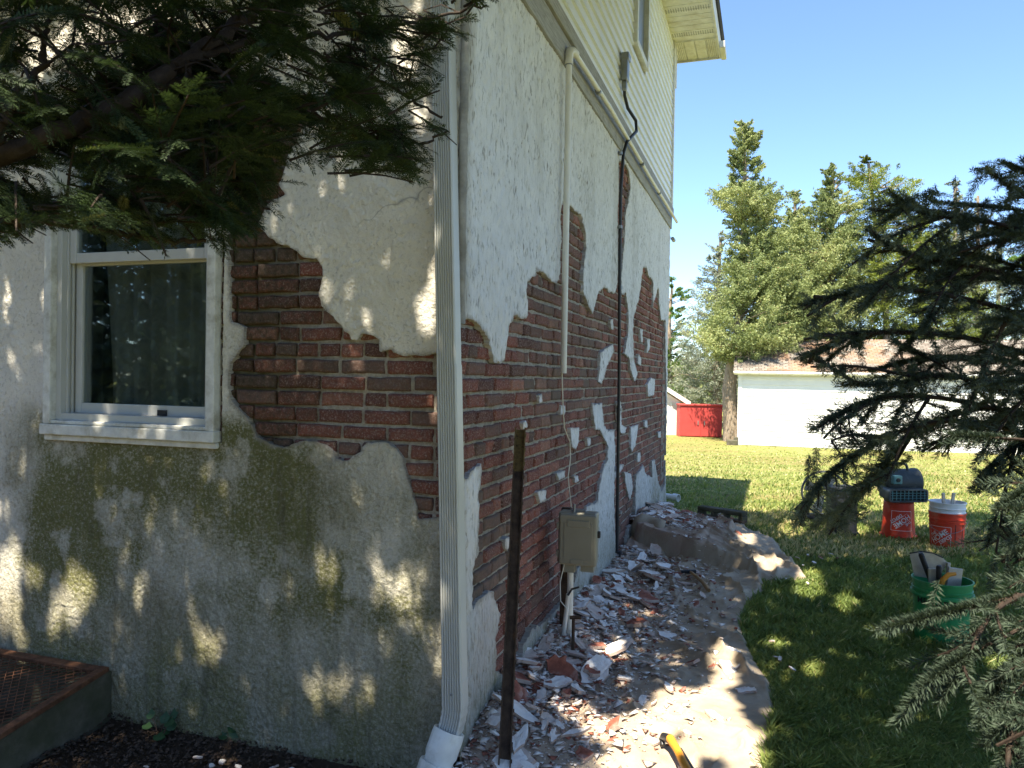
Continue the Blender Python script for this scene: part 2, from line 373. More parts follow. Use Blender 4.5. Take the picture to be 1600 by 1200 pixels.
def shake():
    m = NT('wood_shingle_roof'); uv = m.uv(); b = m.n('ShaderNodeTexBrick'); m.l(uv, b.inputs[0])
    b.inputs['Scale'].default_value = 1; b.inputs['Brick Width'].default_value = .19; b.inputs['Row Height'].default_value = .13; b.inputs['Mortar Size'].default_value = .012
    b.inputs['Color1'].default_value = (.13, .12, .10, 1); b.inputs['Color2'].default_value = (.29, .275, .24, 1); b.inputs['Mortar'].default_value = (.05, .04, .03, 1)
    n = m.noise(5, 5, .7, uv); c = m.mix(m.ramp(n, [(.35, .6), (.65, 0.)]), b.outputs[0], (.14, .10, .08))
    v = m.n('ShaderNodeSeparateXYZ'); m.l(uv, v.inputs[0])
    k = m.math('MULTIPLY', m.ramp(m.noise(.8, 5, .65, uv), [(.47, 0.), (.57, 1.)]), m.ramp(m.math('MULTIPLY', v.outputs[0], .1), [(.05, 0.), (.12, 1.), (.42, 1.), (.60, 0.)]))
    m.col(m.mix(m.math('MULTIPLY', k, .5), c, m.mix(n, (.26, .12, .055), (.36, .19, .09)))); m.set(.95); m.bump(b.outputs[1], -.6, .03); return m.mat

# ------------------------------------------------------------------ sheets with cut-outs
def sd_poly(P, X, Y):
    """signed distance to polygon P, positive inside"""
    P = np.asarray(P, float); n = len(P); d = np.full(X.shape, 1e9); ins = np.zeros(X.shape, bool)
    for i in range(n):
        ax, ay = P[i]; bx, by = P[(i + 1) % n]; ex, ey = bx - ax, by - ay; L = ex * ex + ey * ey + 1e-12
        t = np.clip(((X - ax) * ex + (Y - ay) * ey) / L, 0, 1)
        d = np.minimum(d, (X - ax - t * ex) ** 2 + (Y - ay - t * ey) ** 2)
        if abs(ey) > 1e-12:
            c = ((ay > Y) != (by > Y)) & (X < ex * (Y - ay) / ey + ax); ins ^= c
    return np.where(ins, 1, -1) * np.sqrt(d)
def sheet(name, us, vs, field, front, back, mat, parent=None, attrs=None, smooth=True):
    """keep field < 0; front(U, V) -> Nx3, back(U, V) -> Nx3 for the rim; quads with clipped edge cells"""
    U, V = np.meshgrid(us, vs); nv, nu = U.shape; k = field < 0
    idx = np.full((nv, nu), -1, np.int64); pu = []; pv = []
    ii = np.argwhere(k); idx[k] = np.arange(len(ii)); PU = list(U[k]); PV = list(V[k])
    cnt = k[:-1, :-1].astype(int) + k[1:, :-1] + k[:-1, 1:] + k[1:, 1:]
    full = cnt == 4; j, i = np.nonzero(full)
    Q = np.stack([idx[j, i], idx[j, i + 1], idx[j + 1, i + 1], idx[j + 1, i]], 1)
    cross = {}; rims = []; tris = []
    def cp(a, b):
        key = (a, b) if a < b else (b, a)
        if key not in cross:
            fa = field[a]; fb = field[b]; t = min(.98, max(.02, fa / (fa - fb)))
            cross[key] = len(PU); PU.append(U[a] + (U[b] - U[a]) * t); PV.append(V[a] + (V[b] - V[a]) * t)
        return cross[key]
    for j, i in np.argwhere((cnt > 0) & (cnt < 4)):
        cs = [(j, i), (j, i + 1), (j + 1, i + 1), (j + 1, i)]; poly = []; out = None
        for a in range(4):
            p, q = cs[a], cs[(a + 1) % 4]
            if k[p]: poly.append(idx[p])
            if k[p] != k[q]:
                c = cp(p, q); poly.append(c)
                if k[p]: out = c
                elif out is not None: rims.append((out, c)); out = None
                else: first = c
        if out is not None: rims.append((out, first))
        for a in range(1, len(poly) - 1): tris.append((poly[0], poly[a], poly[a + 1]))
    PU = np.array(PU); PV = np.array(PV); F = front(PU, PV); n = len(PU)
    rim_ids = sorted({a for r in rims for a in r}); bmap = {a: n + t for t, a in enumerate(rim_ids)}
    Bk = back(PU[rim_ids], PV[rim_ids]) if rim_ids else np.zeros((0, 3))
    VV = np.concatenate([F, Bk]); Q = [tuple(q) for q in Q]
    me = bpy.data.meshes.new(name)
    rq = [(b, a, bmap[a], bmap[b]) for a, b in rims]
    sizes = np.array([4] * len(Q) + [3] * len(tris) + [4] * len(rq), np.int32)
    loops = np.concatenate([np.array(Q, np.int32).ravel() if Q else np.zeros(0, np.int32), np.array(tris, np.int32).ravel() if tris else np.zeros(0, np.int32), np.array(rq, np.int32).ravel() if rq else np.zeros(0, np.int32)])
    me.vertices.add(len(VV)); me.vertices.foreach_set('co', VV.astype(np.float32).ravel())
    me.loops.add(len(loops)); me.loops.foreach_set('vertex_index', loops.astype(np.int32))
    me.polygons.add(len(sizes)); me.polygons.foreach_set('loop_start', (np.cumsum(sizes) - sizes).astype(np.int32)); me.update(calc_edges=True)
    sm = np.ones(len(sizes), bool); sm[len(Q) + len(tris):] = False
    me.polygons.foreach_set('use_smooth', sm if smooth else np.zeros(len(sizes), bool))
    au = np.concatenate([PU, PU[rim_ids]]); av = np.concatenate([PV, PV[rim_ids]])
    _attrs(me, {q: f(au, av) for q, f in (attrs or {}).items()}, np.stack([au, av], 1))
    me.materials.append(mat); me.validate()
    o = bpy.data.objects.new(name, me); C.objects.link(o)
    if parent: o.parent = parent
    return o
def Hn(u, v, z):                          # arrays of house coordinates -> Nx3
    u = np.asarray(u, float); v = np.asarray(v, float) + 0 * u; z = np.asarray(z, float) + 0 * u
    return np.stack([A.x + AX.x * u + BX.x * v, A.y + AX.y * u + BX.y * v, z], 1)

# ------------------------------------------------------------------ ground
LEN = 6.36
def clothz(x, y): return 0
def make_ground():
    xs = np.concatenate([np.linspace(-300, -14, 14), np.linspace(-13, -3.6, 24), np.linspace(-3.4, 3, 90), np.linspace(3.3, 22, 50), np.linspace(24, 300, 16)])
    ys = np.concatenate([np.linspace(-60, -4, 10), np.linspace(-3, 1, 16), np.linspace(1.1, 5.2, 60), np.linspace(5.5, 34, 90), np.linspace(36, 700, 24)])
    X, Y = np.meshgrid(xs, ys); Z = gz(Y) + np.where((Y < 30) & (Y > 5), (fbm(X * .5, Y * .5, 3) - .5) * .06, 0)
    V = np.stack([X, Y, Z], 2).reshape(-1, 3); nx = len(xs)
    i, j = np.meshgrid(np.arange(nx - 1), np.arange(len(ys) - 1)); b = (j * nx + i).ravel()
    F = np.stack([b, b + 1, b + 1 + nx, b + nx], 1)
    q = np.stack([V[:, 0] - A.x, V[:, 1] - A.y], 1); u = q @ np.array([AX.x, AX.y]); v = q @ np.array([BX.x, BX.y])
    V[:, 2] += drop(u) * (np.abs(V[:, 1]) < 12) * (np.abs(V[:, 0]) < 12)
    soil = np.clip(1 - np.maximum(u + .2, v - .55) * 3, 0, 1) * (u > -4) * (u < 9)
    soil = np.maximum(soil, ((u < .12) & (v < .6) & (u > -3)) * 1.)
    o = np_mesh('lawn', V, F, M['lawn'], smooth=True, attrs={'soil': soil}); tag(o, kind='structure')
make_ground()

# ------------------------------------------------------------------ the house
house = empty('brick_house', tuple(H(0, 0)), label='two storey brick house with peeling white stucco and white upper siding', cat='house')
EAVE = 5.43; SPLIT0, SPLIT1 = 3.26, 3.50      # bottom and top of the grey board
WIN = (1.12, 2.10, 1.24, 2.86)                # window opening on the left wall: s0, s1, z0, z1
def inv(o):                                   # children keep their world place under the house empty
    o.matrix_parent_inverse = Matrix.Translation(-H(0, 0)); return o
def P(mb, name, mat, parent=house, **k):
    o = mb.build(name, mat, parent, **k)
    if parent is house: inv(o)
    return o
def walls():
    c = MB(); W = 7.4
    c.hbox(.05, LEN - .03, -.32, -.06, -.4, EAVE)                # right wall core
    c.hbox(LEN - .3, LEN, -W, -.0, -.4, EAVE)                    # far gable wall
    c.hbox(.05, LEN, -W - .3, -W, -.4, EAVE)                     # hidden long wall
    s0, s1, z0, z1 = WIN
    c.hbox(.05, .30, -s0, -.33, -.4, 3.5); c.hbox(.05, .30, -W, -s1, -.4, 3.5)
    c.hbox(.052, .298, -s1 - .01, -s0 + .01, -.4, z0 - .01); c.hbox(.052, .298, -s1 - .01, -s0 + .01, z1 + .01, 3.5)
    c.hbox(.05, .30, -W, -.33, 3.502, EAVE)
    P(c, 'inner_wall', M['core'])
    m = MB(); RZ = 2.6                                            # gable ends
    for u0, u1 in ((.02, .2), (LEN - .2, LEN)):
        vs = []
        for u in (u0, u1): vs += [H(u, 0, EAVE), H(u, -W - .3, EAVE), H(u, -W / 2 - .15, EAVE + RZ)]
        m.add(vs, [(0, 1, 2), (3, 5, 4), (0, 3, 4, 1), (1, 4, 5, 2), (2, 5, 3, 0)])
    P(m, 'gable', M['vinyl'])
    # sheathing of the left wall away from view
    m = MB(); m.hbox(0, .05, -W - .3, -3.3, 0, 3.26); P(m, 'side_stucco', M['stucco_l'])
walls()

# exposed brick outlines as seen on each wall
RW = [(725,497),(740,503),(750,517),(758,530),(763,553),(768,565),(775,567),(782,562),(787,540),(788,517),(798,491),(808,497),(817,497),(821,477),(817,457),(820,442),(832,432),(834,420),(847,428),(860,442),(871,440),(873,367),(872,322),(877,316),(887,323),(904,337),(911,363),(912,387),(908,417),(907,457),(913,470),(921,490),(927,470),(933,457),(940,449),(957,460),(962,440),(964,250),(972,254),(980,267),(982,293),(975,333),(972,383),(967,433),(968,460),(975,458),(979,487),(978,520),(972,553),(980,560),(983,583),(990,597),(993,583),(987,560),(986,513),(988,490),(995,467),(998,443),(1002,417),(1007,417),(1010,432),(1017,437),(1018,453),(1017,480),(1022,463),(1026,450),(1028,477),(1031,502),(1037,500),(1039,600),(1038,720),
      (1036,757),(1030,768),(1024,745),(1020,717),(1016,720),(1016,745),(1008,742),(1002,727),(996,738),(991,742),(990,775),(989,815),(978,825),(974,850),(966,870),(957,880),(957,700),(955,673),(947,673),(940,663),(937,630),(923,630),(924,658),(927,673),(934,670),(940,685),(946,697),(945,718),(937,739),(931,772),(930,784),(912,790),(908,820),(906,860),(900,877),(890,915),(864,953),(842,972),(823,985),(812,1008),(803,1040),(800,1056),(782,1060),(767,1044),(766,1000),(775,958),(768,935),(758,923),(745,934),(733,948),(733,887),(740,867),(743,800),(744,754),(746,725),(735,731),(727,745),(716,748),(712,500)]
R_ISL = [[(935,550),(955,537),(955,550),(947,567),(938,600),(932,597),(934,575)],[(960,627),(967,627),(968,663),(976,668),(973,678),(967,677),(962,655)],[(983,667),(995,663),(990,697),(985,706),(983,700)],
  [(1008,600),(1015,590),(1021,593),(1020,617),(1010,620)],[(997,513),(1001,515),(1001,535),(998,535)],[(1008,530),(1013,530),(1013,545),(1008,552)],[(995,553),(999,560),(998,572),(994,568)],
  [(887,668),(902,668),(900,690),(896,702),(889,696)],[(872,633),(879,633),(879,647),(872,648)],[(837,617),(842,615),(843,628),(838,631)],[(865,738),(879,735),(877,746),(868,751)],[(835,768),(848,765),(849,780),(838,785)],
  [(893,744),(900,743),(901,752),(895,754)],[(913,684),(919,684),(919,695),(914,696)],[(784,842),(789,838),(791,850),(787,860),(784,852)],[(1025,675),(1030,674),(1030,683),(1026,684)],[(957,738),(962,728),(971,725),(969,734),(962,742),(958,748)],
  [(972,737),(984,740),(986,764),(981,782),(977,765),(974,750)],[(1005,657),(1009,656),(1009,668),(1005,668)],[(994,708),(998,706),(998,722),(994,722)],[(812,660),(818,655),(819,668),(814,672)],[(950,500),(954,498),(954,516),(951,514)]]
LW = [(500,150),(480,200),(452,245),(440,290),(448,305),(422,323),(407,353),(422,372),(440,383),(467,392),(477,404),(497,405),(505,417),(507,433),(503,457),(510,477),(527,503),(547,523),(550,535),(563,535),(568,522),(583,524),(595,532),(598,548),(613,546),(633,557),(650,555),(680,552),(740,552),(740,812),(687,809),(656,809),(652,787),(637,746),(630,708),(623,698),(603,688),(577,693),(567,700),(571,704),(546,719),(529,719),(519,700),(515,697),(483,687),(450,697),(427,695),(403,683),(398,663),(377,643),(362,627),(360,590),(362,567),(383,537),(383,513),(362,502),(363,473),(360,450),(359,410),(352,300),(345,140)]
rw = [on_right(*p) for p in RW]; risl = [[on_right(*p) for p in q] for q in R_ISL]; lw = [on_left(*p) for p in LW]
rw = [(max(u, -.5), z) for u, z in rw]
def stepped(f, U, Z, amp, s):
    return f + (fbm(U * 14, Z * 14, s, 3) - .5) * amp * 2 + (vn(U * 60, Z * 60, s + 5) - .5) * amp * .45
def edge_r(u, z):
    f = sd_poly(rw, u, z)
    for q in risl: f = np.minimum(f, -sd_poly(q, u, z) - .004)
    return f
def right_stucco():
    us = [-.006]
    while us[-1] < LEN: us.append(us[-1] + .0055 + .0016 * us[-1])
    us = np.array(us); us[-1] = LEN; us = us[us <= LEN]; vs = np.arange(-.27, SPLIT0 + .04, .0085)
    U, Z = np.meshgrid(us, vs); f = sd_poly(rw, U, Z)
    f = stepped(f, U, Z, .022, 11)
    for q in risl: f = np.minimum(f, -stepped(sd_poly(q, U, Z), U, Z, .008, 21))
    f[:, -1] = np.minimum(f[:, -1], f[:, -2])
    def relief(u, z):
        a = vn(u * 52 + 3 * vn(u * 9, z * 9, 3), z * 24 + 4 * vn(u * 12, z * 7, 8), 1); b = ridge(u * 30, z * 14, 5, 3); c = fbm(u * 2.2, z * 2.2, 9)
        return .012 + .0115 * a * b + .0045 * vn(u * 110, z * 60, 31) + .014 * (c - .5)
    fr = lambda u, z: Hn(u, relief(u, z) + .012 * np.clip(.5 - z, 0, .5) * 2, z)
    dirt = lambda u, z: np.clip(np.clip((1.05 - z) * .9, 0, 1) * (.35 + fbm(u * 3, z * 2, 40)) + np.clip((fbm(u * 5, z * 1.1, 44) - .56) * 3.0, 0, .55) * .5 + np.clip(.09 - u, 0, .09) * 8, 0, 1)
    moss = lambda u, z: np.clip((.55 - z) * 1.6, 0, 1) * fbm(u * 4, z * 4, 51) * .8
    inv(sheet('side_stucco', us, vs, f, fr, lambda u, z: Hn(u, -.012, z), M['stucco_r'], house, {'dirt': dirt, 'moss': moss, 'edge': lambda u, z: np.clip(1 + edge_r(u, z) / .016 + (vn(u * 60, z * 60, 6) - .5) * .9, 0, 1)}))
right_stucco()
def left_stucco():
    ss = np.concatenate([np.arange(-.0135, 2.6, .0065), np.arange(2.6, 3.34, .012)]); vs = np.arange(-.27, SPLIT0 + .04, .0075)
    S, Z = np.meshgrid(ss, vs); f = stepped(sd_poly(lw, S, Z), S, Z, .014, 61)
    s0, s1, z0, z1 = WIN
    f = np.maximum(f, sd_poly([(s0 - .02, z0 - .05), (s1 + .02, z0 - .05), (s1 + .02, z1), (s0 - .02, z1)], S, Z))
    def relief(s, z):
        w = 4 * vn(s * 5, z * 5, 70); a = ridge(s * 24 + w * 2, z * 24 + w * 3, 71, 3) ** 2
        d = np.maximum(np.abs(s - 1.6) - .52, np.abs(z - 2.0) - .85); band = np.clip(1 - np.abs(d - .06) / .07, 0, 1)
        return .012 + (.0085 * a ** 2 + .0040 * ridge(s * 55 + w, z * 55 + w * 2, 74, 2) ** 2) * (.5 + .9 * fbm(s * 2.5, z * 2.5, 77)) * (1 - band * .8) + .02 * (fbm(s * 1.6, z * 1.6, 75) - .5) + .03 * np.clip(.35 - z, 0, .2)
    fr = lambda s, z: Hn(-relief(s, z), -s, z)
    def moss(s, z):
        n = fbm(s * 2.4, z * 1.7, 80); n2 = fbm(s * 9, z * 6, 83)
        zone = np.clip((1.36 - z) / .12, 0, 1) * np.clip((s + .1) / .25, 0, 1) * np.clip((2.45 - s) / .3, 0, 1)
        low = np.clip((z - .06) / .5, .7, 1)
        peel = np.clip((fbm(s * 7, z * 7, 86, 5) - .61) * 7, 0, 1)
        m = zone * low * np.clip(.62 + (n - .4) * 1.8 + (n2 - .5) * .9, 0, 1) * (1 - .7 * peel)
        m = np.maximum(m, .36 * np.clip((1.3 - z) / .1, 0, 1) * np.clip((2.5 - s) / .4, .25, 1) * (.6 + .8 * n2))
        side = np.clip(1 - np.abs(s - 1.0) / .2, 0, 1) * np.clip((1.9 - z) * 1.4, 0, .75) * n2 * 1.4
        return np.clip(np.maximum(m, side), 0, 1) * (1 - np.clip((.62 - s) / .35, 0, 1) * np.clip((z - .62) / .25, 0, 1) * .55)
    def dirt(s, z):
        return np.clip(.30 * np.clip((1.35 - z) / .2, 0, 1) * np.clip((2.5 - s) / .3, .3, 1) + np.clip((.62 - z) * 1.25, 0, .85) * (.5 + fbm(s * 3, z * 5, 90)) + np.clip((fbm(s * 4, z * 3, 93) - .52) * 2, 0, .5) * np.clip((1.9 - z), .1, 1) + .08 * fbm(s * 2, z * 2, 95), 0, 1)
    o = sheet('front_stucco', ss, vs, f, fr, lambda s, z: Hn(.02, -s, z), M['stucco_l'], house, {'dirt': dirt, 'moss': moss, 'edge': lambda s, z: np.clip(1 + sd_poly(lw, s, z) / .013 + (vn(s * 70, z * 70, 6) - .5) * .9, 0, 1)}); inv(o)
left_stucco()
def beads():
    for z0, z1 in ((1.70, 3.25), (.02, .92)):
        zz = np.arange(z0, z1, .012); n = 10; th = np.linspace(0, 2 * math.pi, n, endpoint=False); T_, Z_ = np.meshgrid(th, zz); r_ = .017 * (.75 + .6 * fbm(T_ * 2, Z_ * 30, 160)); u = -.010 + np.cos(T_) * r_; v = .008 + np.sin(T_) * r_
        V = Hn(u.ravel(), v.ravel(), Z_.ravel()); i, j = np.meshgrid(np.arange(n), np.arange(len(zz) - 1)); F = np.stack([j * n + i, j * n + (i + 1) % n, (j + 1) * n + (i + 1) % n, (j + 1) * n + i], 2).reshape(-1, 4)
        inv(np_mesh('corner_cement', V, F, M['core2'], house, True))
M['core2'] = concrete('corner_cement', (.20, .19, .17), (.42, .40, .36), (.2, .17, .12), .3)
beads()
CH = .0677
def bricks(wall):
    rs = np.random.RandomState(5 if wall == 'r' else 9); Vs = []; Fs = []; at_ = {'tone': [], 'grime': [], 'moss': []}
    z_off = (on_left(600, 561.7)[1]) % CH; NU, NV = 11, 8; base = 0
    gi, gj = np.meshgrid(np.arange(NU), np.arange(NV)); b0 = (gj[:-1, :-1] * NU + gi[:-1, :-1]).ravel()
    Fq = np.stack([b0, b0 + 1, b0 + 1 + NU, b0 + NU], 1)
    poly = rw if wall == 'r' else lw; umax = LEN if wall == 'r' else 1.2
    cells = []
    for k in range(0, 52):
        z = z_off + k * CH - .2; hdr = (k % 6 == 2); L = .107 if hdr else .212; u = -(.106 if k % 2 else 0) * (0 if hdr else 1) - rs.uniform(0, .01)
        while u < umax:
            l = L * rs.uniform(.97, 1.03)
            if not hdr and rs.rand() < .13: l = .107
            a, b = max(u, .004), min(u + l, umax - .004); 
            if b - a > .03: cells.append((a, b, z, z + CH))
            u += l
    cu = np.array([(a + b) / 2 for a, b, _, _ in cells]); cz = np.array([(c + d) / 2 for *_, c, d in cells])
    keep = sd_poly(poly, cu, cz) > -.16
    for (a, b, c, d), kk in zip(cells, keep):
        if not kk: continue
        g = .0055; a2, b2, c2, d2 = a + g * rs.uniform(.6, 1.4), b - g * rs.uniform(.6, 1.4), c + g * rs.uniform(.7, 1.5), d - g * rs.uniform(.6, 1.3)
        e = .006; fu = np.concatenate([[a2, a2 + .0015, a2 + e], np.linspace(a2 + .018, b2 - .018, NU - 6), [b2 - e, b2 - .0015, b2]]) if b2 - a2 > .05 else np.linspace(a2, b2, NU)
        fv = np.array([c2, c2 + .0015, c2 + .005, c2 + .016, d2 - .016, d2 - .005, d2 - .0015, d2])
        X, Y = np.meshgrid(fu, fv); du = np.minimum(X - a2, b2 - X); dv = np.minimum(Y - c2, d2 - Y)
        rnd = np.clip(du / .005, 0, 1) ** .5 * np.clip(dv / .005, 0, 1) ** .5
        seed = rs.randint(1000); prot = rs.normal(0, .0032); til = rs.normal(0, .02); worn = max(0, rs.normal(0, .5))
        h = -.020 + rnd * (.020 + prot + til * (X - (a + b) / 2) + (fbm(X * 26, Y * 40, seed % 17, 3) - .5) * (.011 + .009 * worn) + (vn(X * 120, Y * 120, 3) - .5) * .003)
        X = X + (vn(Y * 45, X * 8, seed) - .5) * .006; Y = Y + (vn(X * 24, Y * 6, seed + 3) - .5) * .007 + til * .05 * (X - a)
        V = Hn(X.ravel(), h.ravel(), Y.ravel()) if wall == 'r' else Hn(-h.ravel(), -X.ravel(), Y.ravel())
        Vs.append(V); Fs.append(Fq + base); base += NU * NV
        uu, zz = (a + b) / 2, (c + d) / 2
        tone = np.clip(rs.normal(.45, .26), 0, 1)
        if wall == 'r':
            G = np.clip((fbm(uu * 1.7, zz * 1.4, 140) - .47) * 4, 0, 1); G = G * .55 + (rs.rand() < .12) * .6
            G = max(G, .95 * (uu < .75) * (0.4 < zz < 1.02) * (rs.rand() < .45)); G = max(G, .6 * (.7 < uu < 2.5) * (zz > 1.45) * (zz < 2.2) * rs.rand())
            ms = .55 * (zz < .45) * rs.rand()
        else:
            G = .55 * (rs.rand() < .3) + .2; ms = np.clip((uu - .52) / .30 + rs.normal(0, .3), 0, 1) * (zz < 2.45)
        n = NU * NV; at_['tone'].append(np.full(n, tone)); at_['grime'].append(np.full(n, min(1, G))); at_['moss'].append(np.full(n, ms))
    o = np_mesh('side_brickwork' if wall == 'r' else 'front_brickwork', np.concatenate(Vs), np.concatenate(Fs), M['brick'], house, True, {k: np.concatenate(v) for k, v in at_.items()}); inv(o)
    # mortar bed behind
    us = np.arange(0, umax - .004, .02 if wall == 'r' else .012); vs = np.arange(0, SPLIT0, .012); U, Z = np.meshgrid(us, vs)
    h = -.0125 + (fbm(U * 30, Z * 30, 150, 3) - .5) * .016
    if wall == 'l': h = h - .012 * np.clip((U - .6) * 3, 0, 1)
    V = Hn(U.ravel(), h.ravel(), Z.ravel()) if wall == 'r' else Hn(-h.ravel(), -U.ravel() - .004, Z.ravel())
    i, j = np.meshgrid(np.arange(len(us) - 1), np.arange(len(vs) - 1)); b = (j * len(us) + i).ravel(); F = np.stack([b, b + 1, b + 1 + len(us), b + len(us)], 1)
    mo = np.clip((U.ravel() - .55) * 2.2, 0, .9) if wall == 'l' else .25 * fbm(U * 2, Z * 2, 7).ravel()
    o = np_mesh('mortar', V, F, M['mortar'], house, True, {'moss': mo}); inv(o)
bricks('r'); bricks('l')

# grey board, siding, soffit, roof
def upper():
    m = MB(); m.hbox(-.02, LEN + .02, -.04, .035, SPLIT0, SPLIT1 - .09); m.hbox(-.035, LEN + .03, -.04, .052, SPLIT1 - .087, SPLIT1)
    o = P(m, 'band_board', M['board'], bevel=.004)
    uvm = o.data.uv_layers.new(name='UVMap'); me = o.data
    for l in me.loops:
        p = me.vertices[l.vertex_index].co; u, v = toH(p); uvm.data[l.index].uv = (u, p.z + v)
    m = MB(); m.hbox(-.022, .05, -7.6, -.042, SPLIT0, SPLIT1); P(m, 'band_board', M['board'], bevel=.004)
    def clap(u0, u1, z0, z1, side, skip=()):
        mb = MB(); e = .098; n = int(round((z1 - z0) / e)); e = (z1 - z0) / n
        for k in range(n):
            a = z0 + k * e; segs = [(u0, u1)]
            for (s0, s1, c0, c1) in skip:
                if c0 < a + e * .5 < c1: segs = [(u0, s0), (s1, u1)]
            for p, q in segs:
                pr = [(0, a + .0), (.028, a + .002), (.026, a + .012), (.012, a + e * .93), (.010, a + e), (0, a + e)]
                f = (lambda x, y, z: H(z, x + .004, y)) if side else (lambda x, y, z: H(-x - .004, z, y))
                mb.prism(pr, p, q, f)
        return mb
    SW = on_right(984, 40); 
    sw = (3.62, 4.27, 4.30, 5.2)
    P(clap(.02, LEN - .06, SPLIT1 + .004, EAVE, True, [sw]), 'side_siding', M['vinyl'])
    P(clap(-7.6, -.06, SPLIT1 + .004, EAVE, False), 'front_siding', M['vinyl'])
    m = MB(); m.hbox(LEN - .062, LEN + .006, .004, .045, SPLIT1 + .004, EAVE); P(m, 'corner_trim', M['trimwhite'], bevel=.004); m = MB(); m.hbox(-.04, .018, -.06, .045, SPLIT1 + .004, EAVE)
    P(m, 'corner_trim', M['trimwhite'], bevel=.004)
    # upstairs window
    s0, s1, z0, z1 = sw; w = MB()
    for a in ((s0 - .0, s0 + .06, z0, z1), (s1 - .06, s1, z0, z1)): w.hbox(a[0], a[1], .0, .06, a[2], a[3])
    w.hbox(s0 + .06, s1 - .06, .0, .055, z0, z0 + .06); w.hbox(s0 + .06, s1 - .06, 0, .055, z1 - .06, z1)
    f = P(w, 'window', M['trimwhite'], bevel=.004)
    g = MB(); g.hbox(s0 + .06, s1 - .06, .012, .016, z0 + .06, z1 - .06); g.build('pane', M['screen'], f).matrix_parent_inverse = f.matrix_world.inverted() if False else Matrix()
    # eaves
    OV, OE = .51, .55; sf = MB(); z = EAVE
    k = -.55
    while k < LEN + .0:                         # soffit panels with shallow v joints
        k2 = min(k + .125, LEN); sf.hbox(k + .004, k2 - .004, .004, OV - .01, z, z + .012); k = k2
    k = 0
    while k < OV - .02:
        k2 = min(k + .125, OV - .01); sf.hbox(LEN + .004, LEN + OE - .01, k + .004, k2 - .004, z, z + .012); k = k2
    sf.hbox(-.55, LEN + OE - .012, .0, OV - .012, z + .013, z + .03)
    sf.hbox(LEN - .012, LEN + .012, .004, OV - .012, z - .006, z)
    so_ = P(sf, 'soffit', M['trimwhite'])
    vm = MB()                                   # vent perforations: rows of tiny holes on every third panel
    for kk in (2.2, 3.3, 4.4, 5.5, 6.1):
        vm = MB()
        for a in range(5):
            for b in range(18): vm.box(H(kk + .02 + a * .02, .03 + b * .026, z - .0008), (.006, .010, .0016), AX, BX)
        vm.build('vent', M['black'], so_)
    for kk in (.02, .39):
        vm = MB()
        for a in range(5):
            for b in range(18): vm.box(H(LEN + .03 + b * .027, kk + a * .02, z - .0008), (.010, .006, .0016), AX, BX)
        vm.build('vent', M['black'], so_)
    fa = MB(); fa.hbox(-.56, LEN + OE + .01, OV - .01, OV + .012, z - .02, z + .17); fa.hbox(LEN + OE - .01, LEN + OE + .012, -7.6, OV - .011, z - .02, z + .15)
    P(fa, 'fascia', M['trimwhite'], bevel=.003)
    g = MB()                                    # short gutter end seen beyond the fascia
    g.hbox(LEN + .2, LEN + OE + .03, OV + .014, OV + .075, z - .03, z + .05)
    P(g, 'gutter_end', M['trimwhite'], bevel=.006)
    d = MB(); d.hbox(LEN + .03, LEN + .10, -.02, .05, EAVE - .5, EAVE - .02)
    P(d, 'rear_downspout', M['trimwhite'], bevel=.006)
    rf = MB(); Wd = 7.7; ap = (-Wd / 2, 8.1)
    for sgn in (0, 1):
        e0 = (OV + .03, z + .165) if sgn == 0 else (-Wd - OV, z + .165)
        rf.prism([e0, (ap[0], ap[1] + .15), (ap[0], ap[1] + .19), (e0[0] + (.02 if sgn == 0 else -.02), e0[1] + .035)], -.57, LEN + OE + .03, lambda a, b, c: H(c, a, b))
    P(rf, 'roof', M['shingle'])
M['screen'] = simple('window_screen', (.20, .22, .23), .35, var=.06, spec=.6)
upper()

